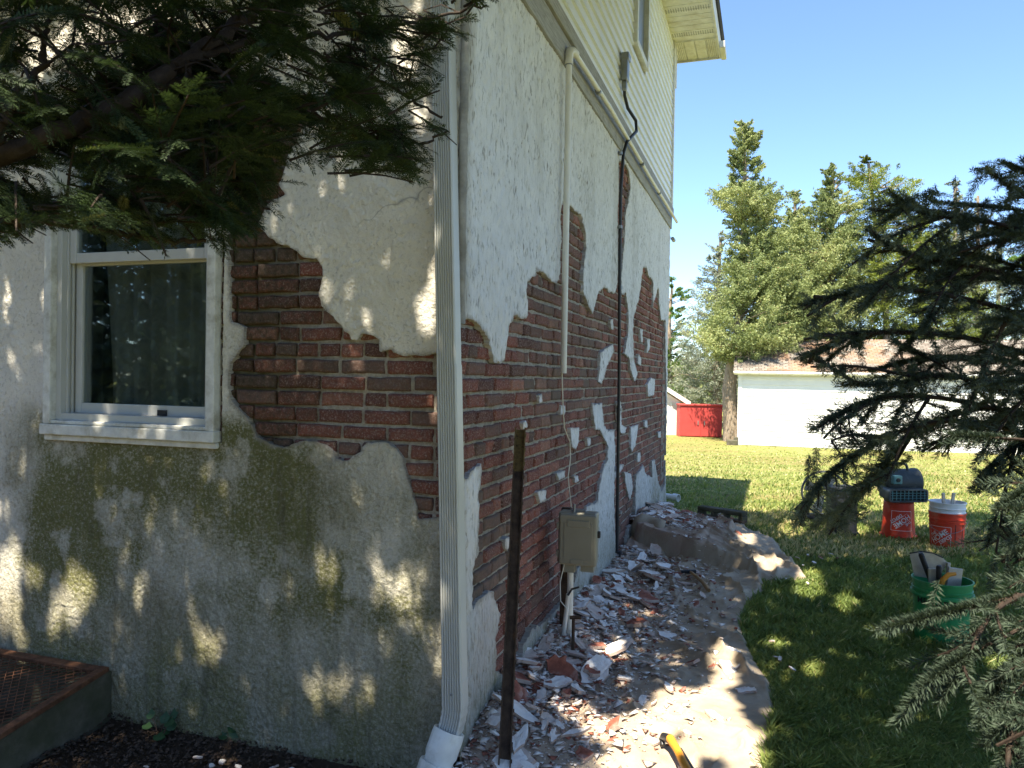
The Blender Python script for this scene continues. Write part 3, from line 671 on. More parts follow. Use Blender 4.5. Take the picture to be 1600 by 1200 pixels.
# ------------------------------------------------------------------ ground floor window
def window():
    s0, s1, z0, z1 = WIN; w = MB()
    def lb(a, b, n0, n1, c, d, mb=w): mb.hbox(-n1, -n0, -b, -a, c, d)   # s-range, outward range, z-range
    lb(s1 - .045, s1, -.16, .045, z0, z1); lb(s0, s0 + .045, -.16, .045, z0, z1); lb(s0 + .045, s1 - .045, -.16, .042, z1 - .05, z1)
    lb(s0 - .006, s1 + .012, -.02, .052, z0 - .050, z0); lb(s0 - .002, s1 + .006, -.02, .030, z0 - .078, z0 - .052); lb(s0 + .0, s1 + .0, -.18, .040, z0 + .001, z0 + .018)
    fr = P(w, 'window', M['dirtywhite'], bevel=.005)
    f = MB()
    a0, a1 = s0 + .045, s1 - .045
    lb(a1 - .03, a1, -.11, .012, z0 + .018, z1 - .05, f); lb(a0, a0 + .03, -.11, .012, z0 + .018, z1 - .05, f); lb(a0 + .03, a1 - .03, -.11, .010, z0 + .018, z0 + .05, f)
    for q in (.02, .045, .07): lb(a1 - .042, a1 - .03, -q - .006, -q + .006, z0 + .05, z1 - .05, f)
    f.build('track', M['alum'], fr, bevel=.002)
    b0, b1 = a0 + .03, a1 - .045; rail = 2.03
    def sash(zz0, zz1, n, name, t=.038):
        m = MB(); lb(b0, b0 + t, n - .03, n, zz0, zz1, m); lb(b1 - t, b1, n - .03, n, zz0, zz1, m)
        lb(b0 + t, b1 - t, n - .031, n - .001, zz0, zz0 + t + .01, m); lb(b0 + t, b1 - t, n - .031, n - .001, zz1 - t, zz1, m)
        o = m.build(name, M['alum'], fr, bevel=.003)
        g = MB(); lb(b0 + t - .004, b1 - t + .004, n - .018, n - .014, zz0 + t, zz1 - t + .004, g); g.build('pane', M['glass'], fr)
        return o
    sash(z0 + .05, rail, -.055, 'lower_sash'); sash(rail - .03, z1 - .05, -.018, 'upper_sash')
    l = MB(); lb(1.46, 1.51, -.058, -.048, z0 + .052, z0 + .078, l); l.build('latch', M['black'], fr)
    # curtain: folded cloth hanging inside
    ss = np.linspace(a0 - .02, a1 - .12, 160); zs = np.linspace(z0 + .02, z1, 30); S, Z = np.meshgrid(ss, zs)
    hang = .18 + .028 * np.sin(S * 60 + 3 * vn(S * 3, Z * .7, 3)) * (.5 + vn(S * 4, Z * .4, 5)) + .012 * np.sin(S * 140 + Z)
    V = Hn(hang.ravel(), -(S + .05 * (Z - 2) * (S - 1.2)).ravel(), Z.ravel()); i, j = np.meshgrid(np.arange(159), np.arange(29)); b = (j * 160 + i).ravel()
    o = np_mesh('curtain', V, np.stack([b, b + 1, b + 161, b + 160], 1), M['curtain'], house, True); inv(o)
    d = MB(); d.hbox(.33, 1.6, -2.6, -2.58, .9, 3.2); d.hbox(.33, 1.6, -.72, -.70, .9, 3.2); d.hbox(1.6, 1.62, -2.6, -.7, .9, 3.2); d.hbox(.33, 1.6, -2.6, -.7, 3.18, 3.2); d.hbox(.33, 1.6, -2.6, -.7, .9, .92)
    P(d, 'unlit_room_box', M['dark'])  # black box painted as the unlit room, keeps the glass dark
window()

# ------------------------------------------------------------------ downspout (ribbed, leaning a little), conduit, cable
def downspout():
    top = H(-.062, -.085, 3.45); bot = H(-.078, .040, .235)
    d = empty('downspout', tuple(bot), parent=house); inv(d)
    T = lambda o: (setattr(o, 'matrix_parent_inverse', Matrix.Translation(-bot)), o)[1]
    W2, D2 = .040, .029
    prof = []
    n = 7
    for i in range(n):                          # ribbed front
        x0 = -W2 + .007 + i * (2 * W2 - .014) / n; w = (2 * W2 - .014) / n
        prof += [(x0, -D2), (x0 + w * .28, -D2), (x0 + w * .42, -D2 + .0065), (x0 + w * .78, -D2 + .0065), (x0 + w * .92, -D2)]
    prof = [(-W2, -D2 + .006), (-W2 + .005, -D2)] + prof + [(W2 - .005, -D2), (W2, -D2 + .006), (W2, D2), (-W2, D2)]
    def seg(p, q, sc=1.0, name='pipe_section', par=d, mb=None):
        m = mb or MB(); f = lambda a, b, t: p + (q - p) * t + BX * a * sc + AX * b * sc
        m.prism(prof, 0, 1, f)
        if mb is None: return T(m.build(name, M['alum'], par, smooth=False))
    mid = top.lerp(bot, .60); low = top.lerp(bot, .975)
    seg(top, mid); seg(mid - Vector((0, 0, -.02)), low, 1.035); 
    # crimped elbow
    el = MB(); p = low + (low - mid).normalized() * -.03; k = 9; pts = []
    el.prism([(a * 1.08, b * 1.08) for a, b in prof], 0, 1, lambda a, b, t: p + (bot - low).normalized() * (.10 * t) + BX * a + AX * b)
    c = p + (bot - low).normalized() * .10; dirs = []
    rings = []
    for i in range(k + 1):
        t = i / k; ang = t * R(34); dv = Vector((0, 0, -1)) * math.cos(ang) - BX * math.sin(ang) * .5 - AX * math.sin(ang) * .6
        if i: c = c + dv.normalized() * .014
        sc = 1.08 - (.05 if i % 2 else 0); sx = BX * math.cos(ang) - Vector((0, 0, 1)) * math.sin(ang)
        rings.append([c + sx * a * sc + AX * b * sc for a, b in prof])
    nn = len(prof); vs = [q for r in rings for q in r]
    el.add(vs, [(i * nn + j, i * nn + (j + 1) % nn, (i + 1) * nn + (j + 1) % nn, (i + 1) * nn + j) for i in range(k) for j in range(nn)])
    T(el.build('elbow', M['alum'], d, smooth=False))
    sc_ = MB(); sc_.lathe([(0, .004), (.004, .003), (.005, 0)], p + (bot - low).normalized() * .05 - AX * (D2 * 1.08), 10, Z=-AX); T(sc_.build('screw', M['greymetal'], d))
    # white pvc adaptor that takes the elbow
    e = c; dr = (Vector((0, 0, -1)) * .90 - BX * .22 - AX * .34).normalized()
    pv = empty('drain_pipe', tuple(e), label='white plastic drain pipe end under the ribbed downspout', cat='pipe')
    def Q(o): o.matrix_parent_inverse = Matrix.Translation(-e); return o
    m = MB(); m.lathe([(.048, -.028), (.060, -.030), (.062, -.01), (.062, .06), (.056, .075), (.056, .30), (.050, .30), (.050, .0), (.048, -.028)], e, 32, Z=dr); Q(m.build('pipe', M['pvcwhite'], pv, smooth=True))
    m = MB(); m.lathe([(.058, .09), (.068, .09), (.070, .10), (.070, .19), (.060, .20)], e, 32, Z=dr); Q(m.build('coupling', M['pvcwhite'], pv, smooth=True))
downspout()
def conduit():
    c = empty('conduit', tuple(H(1.5, .05, 1.5)), parent=house); inv(c)
    def T(o): o.matrix_parent_inverse = Matrix.Translation(-H(1.5, .05, 1.5)); return o
    u, zt = on_right(873, 92); zb = on_right(865, 583)[1]; u = on_right(868, 400)[0]; n = .058; r = .0175; zt = 3.335
    m = MB(); m.tube([H(u, n, zb), H(u, n, zt - .04)], r, 14); T(m.build('pipe', M['pvc'], c, smooth=True))
    m = MB(); m.tube([H(u, n, zt - .09), H(u, n, zt - .035), H(u + .012, n, zt - .01), H(u + .04, n + .01, zt), H(u + .09, n + .015, zt)], r + .006, 14); T(m.build('elbow', M['pvc'], c, smooth=True))
    m = MB(); m.tube([H(u + .03, n + .015, zt)] + [H(u + .03 + (LEN + .12 - u) * t, n + .015 + .006 * math.sin(9 * t), zt + .015 * math.sin(t * 5) + .045 * t) for t in (.2, .4, .6, .8, 1)], .0155, 12); T(m.build('pipe', M['pvc'], c, smooth=True))
    m = MB(); m.tube([H(u, n, zt - .095), H(u, n, zt - .075)], r + .004, 14); T(m.build('clamp', M['greymetal'], c, smooth=True))
    for t in (.14, .5, .72): m = MB(); m.tube([H(u + (LEN - u) * t - .012, n + .015, zt + .03 * t), H(u + (LEN - u) * t + .012, n + .015, zt + .03 * t)], r + .003, 12); T(m.build('clamp', M['greymetal'], c, smooth=True))
    m = MB(); m.tube([H(LEN - .03, .05, 3.14), H(LEN + .1, .05, 3.14)], .022, 12); T(m.build('stub', M['greymetal'], c, smooth=True))
    # thin wire hanging from the pipe end to the box
    w = MB(); pt = [on_right(*q) for q in ((866, 583), (868, 640), (870, 668), (879, 690), (880, 715), (876, 745), (880, 780), (882, 800))]
    w.tube([H(a, .045, b) for a, b in pt], .0032, 6); T(w.build('wire', M['pvc'], c, smooth=True))
    k = empty('power_cable', tuple(H(3.3, .03, 1.5)), parent=house); inv(k)
    def T2(o): o.matrix_parent_inverse = Matrix.Translation(-H(3.3, .03, 1.5)); return o
    pts = [on_right(*q) for q in ((965, 120), (966, 150), (969, 170), (974, 190), (973, 207), (966, 222), (964, 240), (963, 300), (962, 400), (961, 480), (961, 560), (960, 640), (959, 720), (958, 800), (957, 885))]
    nn = [.05, .05, .06, .10, .11, .07, .05] + [.034] * 8
    m = MB(); m.tube([H(a, q, b) for (a, b), q in zip(pts, nn)], .013, 10); T2(m.build('cable', M['black'], k, smooth=True))
    a, b = on_right(965, 108); m = MB(); m.hbox(a - .045, a + .045, .03, .085, b - .10, b + .10); m.hbox(a - .05, a + .05, .03, .095, b + .05, b + .11); m.hbox(a - .025, a + .025, .035, .075, b - .17, b - .10)
    T2(m.build('cable_head', M['greymetal'], k, bevel=.012))
    for y in (240, 355, 450, 640, 800):
        m = MB(); a, b = on_right(962, y); m.tube([H(a, .034, b - .012), H(a, .034, b + .012)], .020, 10)
        T2(m.build('clamp', M['greymetal'], k, smooth=True))
    a, b = on_right(957, 870); m = MB(); m.hbox(a - .03, a + .03, .02, .07, 0, b + .05); T2(m.build('guard', M['black'], k, bevel=.004))
conduit()

# ------------------------------------------------------------------ drop cloths
def g2h(px, py, z0=0.0): p = on_ground(px, py, z0); return toH(p)
C1 = [g2h(*p) for p in [(1200,1330),(1203,1200),(1214,1110),(1206,1070),(1182,1032),(1166,1000),(1158,975),(1172,945),(1190,930),(1196,915),(1185,903),(1150,895),(1090,880),(1040,868)]]
C1 = C1 + [(C1[-1][0] + .25, -.02), (.10, -.02), (-.1, .02), (-.45, .12), (-.7, .5)]
def folds(u, v, sd):
    w = fbm(u * 1.1, v * 1.1, sd); w2 = fbm(u * 2.6, v * 2.6, sd + 1)
    a = 1 - np.abs(2 * ((u * .75 + v * 1.35 + w * 1.7) * 2.6 % 1) - 1); b = 1 - np.abs(2 * ((u * 1.3 - v * .9 + w2 * 1.2) * 3.1 % 1) - 1)
    m1 = np.clip(vn(u * 2.1, v * 2.1, sd + 4) * 1.6 - .3, 0, 1); m2 = np.clip(vn(u * 2.7, v * 2.7, sd + 5) * 1.6 - .4, 0, 1)
    return .042 * a ** 5 * m1 + .010 * a * m1 + .032 * b ** 5 * m2 + .014 * ridge(u * 9 + 3 * w, v * 9 + 2 * w2, sd + 6, 3) ** 3 + .0035 * ridge(u * 26, v * 22 + 6 * w, sd + 9, 2)
def cz1(u, v):
    return drop(u) + .014 + .085 * np.clip(.42 - v, 0, .42) / .42 * (.6 + .8 * vn(u * 2, v * 2, 205)) + folds(u, v, 200) + .03 * np.clip(fbm(u * 1.8, v * 1.8, 208) - .5, 0, 1)
def cloth1():
    us = np.arange(-.8, 4.5, .009); vs = np.arange(-.03, 1.6, .009); U, V = np.meshgrid(us, vs); f = -sd_poly(C1, U, V)
    f = f + (fbm(U * 5, V * 5, 210) - .5) * .03
    def fr(u, v):
        d = -sd_poly(C1, u, v); z = cz1(u, v)
        z = z - drop(u); hem = np.exp(-((d + .030) / .012) ** 2) * .012 * (v > .25) * (.3 + 1.2 * vn(u * 6, v * 6, 209)); z = z * np.clip(-d / .05, .12, 1) + hem + drop(u)
        return Hn(u, v, z)
    dust = lambda u, v: np.clip((.80 - v + .25 * (fbm(u * 3, v * 3, 220) - .5)) * 1.1, .0, 1) * np.clip(fbm(u * 2.5, v * 2.5, 222) * 1.6 - .1, 0, 1)
    o = sheet('drop_cloth', us, vs, f, fr, lambda u, v: Hn(u, v, drop(u) + .002), M['canvas'], None, {'dust': dust})
    tag(o, 'long rumpled beige canvas drop cloth along the wall foot, running toward the viewer', 'drop cloth')
cloth1()
# the far cloth lies over a low sloping bulkhead
F0 = [g2h(992, 868), g2h(1060, 880), g2h(1135, 903), g2h(1200, 912), g2h(1264, 908)]
C2 = F0 + [g2h(1240, 880), g2h(1226, 862, .03), g2h(1216, 840, .06), g2h(1190, 826, .07), g2h(1150, 821, .09), g2h(1100, 815, .11), g2h(1060, 806, .15)] + [(6.1, .1), (6.0, -.02), (4.0, -.02)]
def front_d(u, v):                       # distance behind the front edge line
    p = np.array(F0[0]); q = np.array(F0[3]); e = (q - p) / np.linalg.norm(q - p); n = np.array([-e[1], e[0]])
    if n[0] < 0: n = -n
    return (u - p[0]) * n[0] + (v - p[1]) * n[1]
def cz2(u, v):
    d = front_d(u, v); top = .25 - .13 * np.clip(v - .1, 0, 2) - .09 * np.clip(u - 4.5, 0, 2) - .10 * np.clip((v - .75) / .5, 0, 1)
    top = np.clip(top, .03, 1); s = np.clip((d - .045 - .02 * np.sin(v * 9)) / .05, 0, 1); s = s * s * (3 - 2 * s)
    far = 1 - .35 * np.clip((u - 5.2) / .9, 0, 1)
    w = fbm(u, v, 230)
    return .012 + top * s * far * .92 * (.9 + .25 * fbm(u * 2, v * 2, 239)) + folds(u * 1.0 + 3, v * 1.3, 230) * (.8 + .5 * (v > .7)) + .028 * np.exp(-((v - .62 - .1 * (u - 3.6)) / .035) ** 2) * (u < 4.3)
def cloth2():
    us = np.arange(3.0, 5.9, .011); vs = np.arange(-.03, 1.7, .011); U, V = np.meshgrid(us, vs); f = -sd_poly(C2, U, V) + (fbm(U * 5, V * 5, 240) - .5) * .05
    us2 = us
    hole = sd_poly([(3.7, -.1), (4.12, -.1), (4.02, .10), (3.9, .12)], U, V); f = np.maximum(f, hole)
    def fr(u, v):
        d = front_d(u, v); z = cz2(u, v); lean = np.clip(1 - z / .3, 0, 1) * 0
        hem = 0; z = z * np.clip(sd_poly(C2, u, v) / .05, .1, 1)
        return Hn(u, v, z + hem)
    dust = lambda u, v: np.clip(1.2 - v, 0, 1) * (cz2(u, v) > .17) * np.clip(fbm(u * 2.5, v * 2.5, 242) * 1.8 - .1, 0, 1)
    o = sheet('drop_cloth', us, vs, f, fr, lambda u, v: Hn(u, v, u * 0 + .002), M['canvas'], None, {'dust': dust})
    tag(o, 'grey beige canvas drop cloth draped over the raised bulkhead, loaded with broken plaster', 'drop cloth')
    # loose bunched fold hanging at the wall corner of the bulkhead
    n1, n2 = 40, 26; a, b = np.meshgrid(np.linspace(0, 1, n1), np.linspace(0, 1, n2)); p = np.array(F0[0]); 
    u = 3.98 + .02 * np.sin(b * 6) - .03 * b; vv = .03 + .30 * a; th = b * 2.3
    uu = 4.10 - .16 * np.sin(th) - .02 * np.sin(a * 9) - .45 * (a * .30); z = .27 - .17 * (1 - np.cos(th)) * .75 + .015 * np.sin(a * 8 + b * 3) + .05 * np.sin(a * 3.1) - .02
    V_ = Hn(uu.ravel(), vv.ravel(), z.ravel()); i, j = np.meshgrid(np.arange(n1 - 1), np.arange(n2 - 1)); q = (j * n1 + i).ravel()
    fo = np_mesh('fold', V_, np.stack([q, q + 1, q + 1 + n1, q + n1], 1), M['canvas'], o, True, {'dust': np.zeros(n1 * n2)})
cloth2()
def cover_z(u, v):
    z = np.where(sd_poly(C1, u, v) > .02, cz1(u, v), drop(u)); return np.where((sd_poly(C2, u, v) > .03), np.maximum(z, cz2(u, v)), z)

# ------------------------------------------------------------------ debris
def flake(rs, s, t, kind):
    bm = bmesh.new(); n = rs.randint(6, 10); th = sorted(rs.uniform(0, 2 * math.pi, n)); k = rs.uniform(.45, .9)
    th = [2 * math.pi * (i + rs.uniform(-.32, .32)) / n for i in range(n)]
    ring = []
    for a in th:
        r = s * rs.uniform(.55, 1.15); ring.append((r * math.cos(a), r * math.sin(a) * k))
    out = []
    for i in range(n):                     # ragged edge
        p = np.array(ring[i]); q = np.array(ring[(i + 1) % n]); out += [tuple(p)]
        for w in (.33, .66): out.append(tuple(p + (q - p) * w + rs.normal(0, s * .05, 2)))
    N = len(out); z = lambda x, y: t * .5 + .12 * t * math.sin(x * 60 + y * 30) + bend * (x * x) / s
    bend = rs.uniform(-.12, .12)
    top = [bm.verts.new((x * .95, y * .95, z(x, y))) for x, y in out]
    inn = [bm.verts.new((x * .5 + rs.normal(0, s * .03), y * .5, z(x * .5, y * .5) + rs.normal(0, t * .16))) for x, y in out[::3]]
    bot = [bm.verts.new((x + rs.normal(0, s * .02), y, z(x, y) - t)) for x, y in out]
    c = bm.verts.new((0, 0, z(0, 0))); m = len(inn); fs = []
    for i in range(m):
        for w in range(3):
            a, b = top[(3 * i + w) % N], top[(3 * i + w + 1) % N]
            if w < 2: fs.append(bm.faces.new((inn[i], a, b)))
            else: fs.append(bm.faces.new((inn[i], a, b, inn[(i + 1) % m])))
        fs.append(bm.faces.new((c, inn[i], inn[(i + 1) % m])))
    for f in fs: f.material_index = 0
    for i in range(N): f = bm.faces.new((top[i], bot[i], bot[(i + 1) % N], top[(i + 1) % N])); f.material_index = 1
    f = bm.faces.new(bot[::-1]); f.material_index = 1
    bmesh.ops.recalc_face_normals(bm, faces=bm.faces)
    me = bpy.data.meshes.new(kind); bm.to_mesh(me); bm.free(); return me
def chunk(rs, s):
    bm = bmesh.new(); bmesh.ops.create_cube(bm, size=1)
    for v in bm.verts: v.co = Vector((v.co.x * s * 2 * rs.uniform(.6, 1), v.co.y * s * 1.1 * rs.uniform(.6, 1), v.co.z * s * rs.uniform(.4, .8)))
    bmesh.ops.bevel(bm, geom=bm.edges[:] , offset=s * .08, segments=1, affect='EDGES'); bmesh.ops.subdivide_edges(bm, edges=bm.edges[:], cuts=1)
    for v in bm.verts: v.co += Vector(rs.normal(0, s * .035, 3))
    me = bpy.data.meshes.new('brick_fragment'); bm.to_mesh(me); bm.free(); return me
def debris():
    rs = np.random.RandomState(33); wf = []
    for i in range(14):
        s = rs.uniform(.04, .06); me = flake(rs, s, rs.uniform(.008, .013), 'plaster_flake'); me.materials.append(M['chipwhite'] if i % 3 else M['chipdirty']); me.materials.append(M['chipback']); wf.append((s, me))
    rf = []
    for i in range(8):
        s = rs.uniform(.04, .06); me = flake(rs, s, rs.uniform(.010, .018), 'brick_flake'); me.materials.append(M['chipred']); me.materials.append(M['chipback']); rf.append((s, me))
    cf = []
    for i in range(5):
        me = chunk(rs, .03); me.materials.append(M['chipred']); cf.append((.03, me))
    def place(me, sc, u, v, lift, name, label, group, til=.28):
        p = H(u, v, float(cover_z(np.array([u]), np.array([v]))[0]) + lift)
        o = bpy.data.objects.new(name, me); C.objects.link(o); o.location = p; o.scale = (sc, sc * rs.uniform(.75, 1.1), min(1.15, .55 + .4 * sc)); 
        e = .04; dz = float(cover_z(np.array([u + e]), np.array([v]))[0] - cover_z(np.array([u - e]), np.array([v]))[0]) / (2 * e); dv = float(cover_z(np.array([u]), np.array([v + e]))[0] - cover_z(np.array([u]), np.array([v - e]))[0]) / (2 * e)
        nrm = (Vector((0, 0, 1)) - AX * max(-.6, min(.6, dz)) - BX * max(-.6, min(.6, dv))).normalized()
        q = Vector((0, 0, 1)).rotation_difference(nrm); o.rotation_mode = 'QUATERNION'
        from mathutils import Euler
        o.rotation_quaternion = q @ Euler((rs.normal(0, til), rs.normal(0, til), rs.uniform(0, 6.28))).to_quaternion()
        return tag(o, label, 'rubble', group)
    # larger flakes one can count
    spots = []
    while len(spots) < 430:
        r = rs.rand()
        if r < .60: u = rs.uniform(-.35, 3.6) ; v = abs(rs.normal(.0, .42)) + .04
        elif r < .68: u = rs.uniform(0, 3.6); v = rs.uniform(.1, 1.05)
        else: u = rs.uniform(4.0, 5.6); v = abs(rs.normal(.1, .32)) + .03
        if 3.55 < u < 4.02 and v < .5: continue
        ok = sd_poly(C1, np.array([u]), np.array([v]))[0] > .04 or sd_poly(C2, np.array([u]), np.array([v]))[0] > .04
        if not ok and not (u > .0 and v < .15): continue
        if u < .1 and v < .2: continue
        spots.append((u, v))
    for u, v in spots:
        if False: pass
        near = v < .45; lift = .008 + (abs(rs.normal(0, .014)) if near else 0); zone = 'on the far raised cloth' if u > 3.85 else 'on the near cloth'
        k = rs.rand(); sc = (.6 + 1.45 * rs.rand() ** 1.6) if near else (.4 + .9 * rs.rand() ** 2)
        if rs.rand() < .12 and near: sc *= 1.35
        if k < .66: s, me = wf[rs.randint(14)]; place(me, sc, u, v, lift, 'plaster_flake', 'ragged flake of white painted plaster lying ' + zone, 'plaster flakes ' + zone, .17)
        elif k < .88: s, me = rf[rs.randint(8)]; place(me, sc, u, v, lift, 'brick_flake', 'flat reddish flake of brick and mortar lying ' + zone, 'brick flakes ' + zone)
        else: s, me = cf[rs.randint(5)]; place(me, min(sc, 1.0) * .8, u, v, lift, 'brick_fragment', 'small chunky broken brick piece lying ' + zone, 'brick pieces ' + zone, .5)
    # named single pieces
    me = flake(np.random.RandomState(3), .115, .03, 'brick_slab'); me.materials.append(M['chipred']); me.materials.append(M['chipred'])
    p = at(874, 1043, 3.72); o = bpy.data.objects.new('brick_slab', me); C.objects.link(o); o.location = p; o.rotation_euler = (R(72), R(25), R(-12)); o.scale = (.78, 1.35, .8)
    tag(o, 'large dusty pink brick slab standing on edge against the wall foot', 'brick slab')
    # crumbs nobody could count
    for nm, mat, n, smin, smax, sd in (('plaster_chips', 'chipwhite', 3000, .010, .038, 4), ('brick_chips', 'chipred', 2000, .010, .032, 5), ('mortar_chips', 'chipdirty', 1900, .010, .036, 6), ('plaster_crumbs', 'chipwhite', 8000, .0018, .011, 1), ('brick_crumbs', 'chipred', 6500, .0018, .010, 2), ('mortar_crumbs', 'chipdirty', 9000, .002, .014, 3)):
        r2 = np.random.RandomState(sd); u = np.where(r2.rand(n) < .72, r2.uniform(-.5, 3.7, n), r2.uniform(4, 5.6, n)); v = np.abs(r2.normal(0, .32, n)) + .01
        m_ = ((sd_poly(C1, u, v) > .01) | (sd_poly(C2, u, v) > .01) | ((v < .12) & (u > 0))) & ~((u > 3.6) & (u < 4) & (v < .4)); u, v = u[m_], v[m_]; n = len(u)
        s = smin + (smax - smin) * r2.rand(n) ** (3 if smin < .009 else 2); zf = 1 if smin < .009 else .45; z = cover_z(u, v) + s * .30; c = Hn(u, v, z)
        T = np.array([[0, 0, .6], [1, 0, 0], [-.3, .9, .1], [-.7, -.8, 0], [.2, -.2, -.6]]); Ft = np.array([[0, 1, 2], [0, 2, 3], [0, 3, 1], [4, 2, 1], [4, 3, 2], [4, 1, 3]])
        ang = r2.uniform(0, 6.28, n); ca, sa = np.cos(ang), np.sin(ang); tl = r2.normal(0, .5, n)
        X = T[None, :, 0] * r2.uniform(.6, 1.2, (n, 1)); Y = T[None, :, 1] * r2.uniform(.5, 1.1, (n, 1)); Z = T[None, :, 2] * .6 * zf + X * tl[:, None] * .5
        V = np.stack([X * ca[:, None] - Y * sa[:, None], X * sa[:, None] + Y * ca[:, None], Z], 2) * s[:, None, None] + c[:, None, :]
        F = (Ft[None] + np.arange(n)[:, None, None] * 5).reshape(-1, 3)
        tag(np_mesh(nm, V.reshape(-1, 3), F, M[mat]), kind='stuff', label={'chipwhite': 'white plaster ', 'chipred': 'red brick ', 'chipdirty': 'grey mortar '}[mat] + nm.split('_')[1] + ' scattered over the cloths', cat='crumbs')
debris()

# ------------------------------------------------------------------ leaning post, utility box, tools
def post():
    foot = at(786, 1222, 2.92); top = at(813, 672, 3.55); foot.z = -.13
    e = empty('steel_post', tuple(foot), label='dark steel angle post with ochre top leaning against the brick wall', cat='post')
    d = (top - foot).normalized(); x = (RT - d * RT.dot(d)).normalized(); y = d.cross(x)
    def seg(a, b, mat, name):
        m = MB(); W, T = .050, .006
        pr = [(-W / 2, -.0), (W / 2, 0), (W / 2, .035), (W / 2 - T, .035), (W / 2 - T, T), (-W / 2 + T, T), (-W / 2 + T, .035), (-W / 2, .035)]
        m.prism(pr, 0, 1, lambda p, q, t: foot + (top - foot) * (a + (b - a) * t) + x * p - y * q)
        for k in range(int((b - a) * 26)):
            c = foot + (top - foot) * (a + (b - a) * (k + .5) / max(1, int((b - a) * 26))) + x * (W / 2 + .001) - y * .016; m.box(c, (.006, .012, .014), x, y, d)
        o = m.build(name, mat, e, bevel=.0012); o.matrix_parent_inverse = Matrix.Translation(-foot)
    seg(0, .868, M['steel'], 'shaft'); seg(.868, 1, M['steeltop'], 'bare_tip')
post()
def utility():
    D = 4.15; c = at(905, 842, D); ang = R(6); X = Vector((math.cos(ang), -math.sin(ang) - .18, 0)).normalized(); Y = Vector((0, 0, 1)).cross(X); g = Vector((c.x, c.y, 0))
    e = empty('utility_box', tuple(g), label='beige plastic utility box on a dark wooden stake beside the wall', cat='utility box')
    T = lambda o: (setattr(o, 'matrix_parent_inverse', Matrix.Translation(-g)), o)[1]
    w, h, dp = .205, .275, .085
    def B(mb, x0, x1, y0, y1, z0, z1): mb.box(c + X * (x0 + x1) / 2 + Y * (y0 + y1) / 2 + Vector((0, 0, (z0 + z1) / 2)), (x1 - x0, y1 - y0, z1 - z0), X, Y)
    m = MB(); B(m, -w / 2 - .012, w / 2 - .01, -.012, dp, -h / 2, h / 2 + .004); T(m.build('back_case', M['beige'], e, bevel=.010, seg=3))
    m = MB(); B(m, -w / 2, w / 2, -.05, -.010, -h / 2 + .002, h / 2); lid = T(m.build('door', M['beige'], e, bevel=.012, seg=3))
    m = MB(); B(m, -w / 2 + .028, w / 2 - .022, -.0535, -.0495, -h / 2 + .03, h / 2 - .045); m.build('panel', M['beige'], lid, bevel=.0035).matrix_parent_inverse = Matrix()
    m = MB(); B(m, -.055, .065, -.058, -.05, h / 2 - .066, h / 2 - .030); m.build('label_plate', M['beige'], lid, bevel=.003)
    m = MB(); B(m, -.035, .03, -.057, -.05, -h / 2 + .012, -h / 2 + .038); m.build('pull', M['beige'], lid, bevel=.003)
    m = MB(); B(m, w / 2 - .002, w / 2 + .014, -.02, .004, .015, .05); T(m.build('hasp', M['blackplastic'], e, bevel=.003))
    for zz in (-.08, .07):
        m = MB(); B(m, -w / 2 - .016, -w / 2 + .004, -.036, -.014, zz - .018, zz + .018); T(m.build('hinge', M['beige'], e, bevel=.003))
    for x0, x1, z in ((-.085, -.02, .045), (.012, .085, .035)):
        m = MB(); B(m, x0, x1, -.02, .05, -h / 2 - z, -h / 2 + .004); T(m.build('knockout', M['beige'], e, bevel=.004))
    m = MB(); B(m, -w / 2 - .018, -w / 2 + .036, dp + .002, dp + .040, -c.z - .1, h / 2 + .01); T(m.build('stake', M['steel'], e, bevel=.004))
    m = MB(); m.tube([c + X * -.048 + Y * .015 + Vector((0, 0, -h / 2 - .03)), c + X * -.045 + Y * .015 + Vector((0, 0, -c.z - .05))], .017, 14); T(m.build('conduit', M['pvc'], e, smooth=True))
    m = MB(); m.tube([c + X * -.05 + Y * -.02 + Vector((0, 0, -h / 2 - .16)), c + X * -.06 + Y * -.02 + Vector((0, 0, -.40)), c + X * -.088 - Y * .02 + Vector((0, 0, -c.z - .03))], .012, 12); T(m.build('conduit', M['pvc'], e, smooth=True))
    m = MB(); m.tube([c + X * -.05 + Y * -.03 + Vector((0, 0, -h / 2 - .165)), c + X * -.03 - Y * .03 + Vector((0, 0, -h / 2 - .13)), c + X * .01 - Y * .03 + Vector((0, 0, -h / 2 - .115))], .006, 8); T(m.build('cable_tail', M['black'], e, smooth=True))
    m = MB(); m.tube([c + X * -.075 - Y * .02 + Vector((0, 0, -h / 2)), c + X * -.095 - Y * .03 + Vector((0, 0, -h / 2 - .1)), c + X * -.09 - Y * .03 + Vector((0, 0, -h / 2 - .2)), c + X * -.055 - Y * .035 + Vector((0, 0, -h / 2 - .235))], .0028, 6); T(m.build('loop_wire', M['pvc'], e, smooth=True))
    m = MB(); B(m, -.05, .03, .02, .06, h / 2 + .004, h / 2 + .016); m.tube([c + X * -.03 + Vector((0, 0, h / 2)), c + X * -.03 + Vector((0, 0, h / 2 + .05))], .007, 8); T(m.build('top_bracket', M['greymetal'], e, bevel=.002))
    # short rusty ground pipe next to it
    p = at(896, 965, 4.0); q = Vector((p.x, p.y, 0)); m = MB(); m.tube([q + Vector((0, 0, -.05)), q + Vector((0, 0, p.z + .0))], .009, 10); m.tube([q + Vector((-.02, 0, p.z)), q + Vector((.04, 0, p.z + .002))], .010, 10)
    tag(m.build('stub_pipe', M['steel'], smooth=True), 'short dark iron stub pipe with a tee end rising by the utility box', 'pipe')
utility()
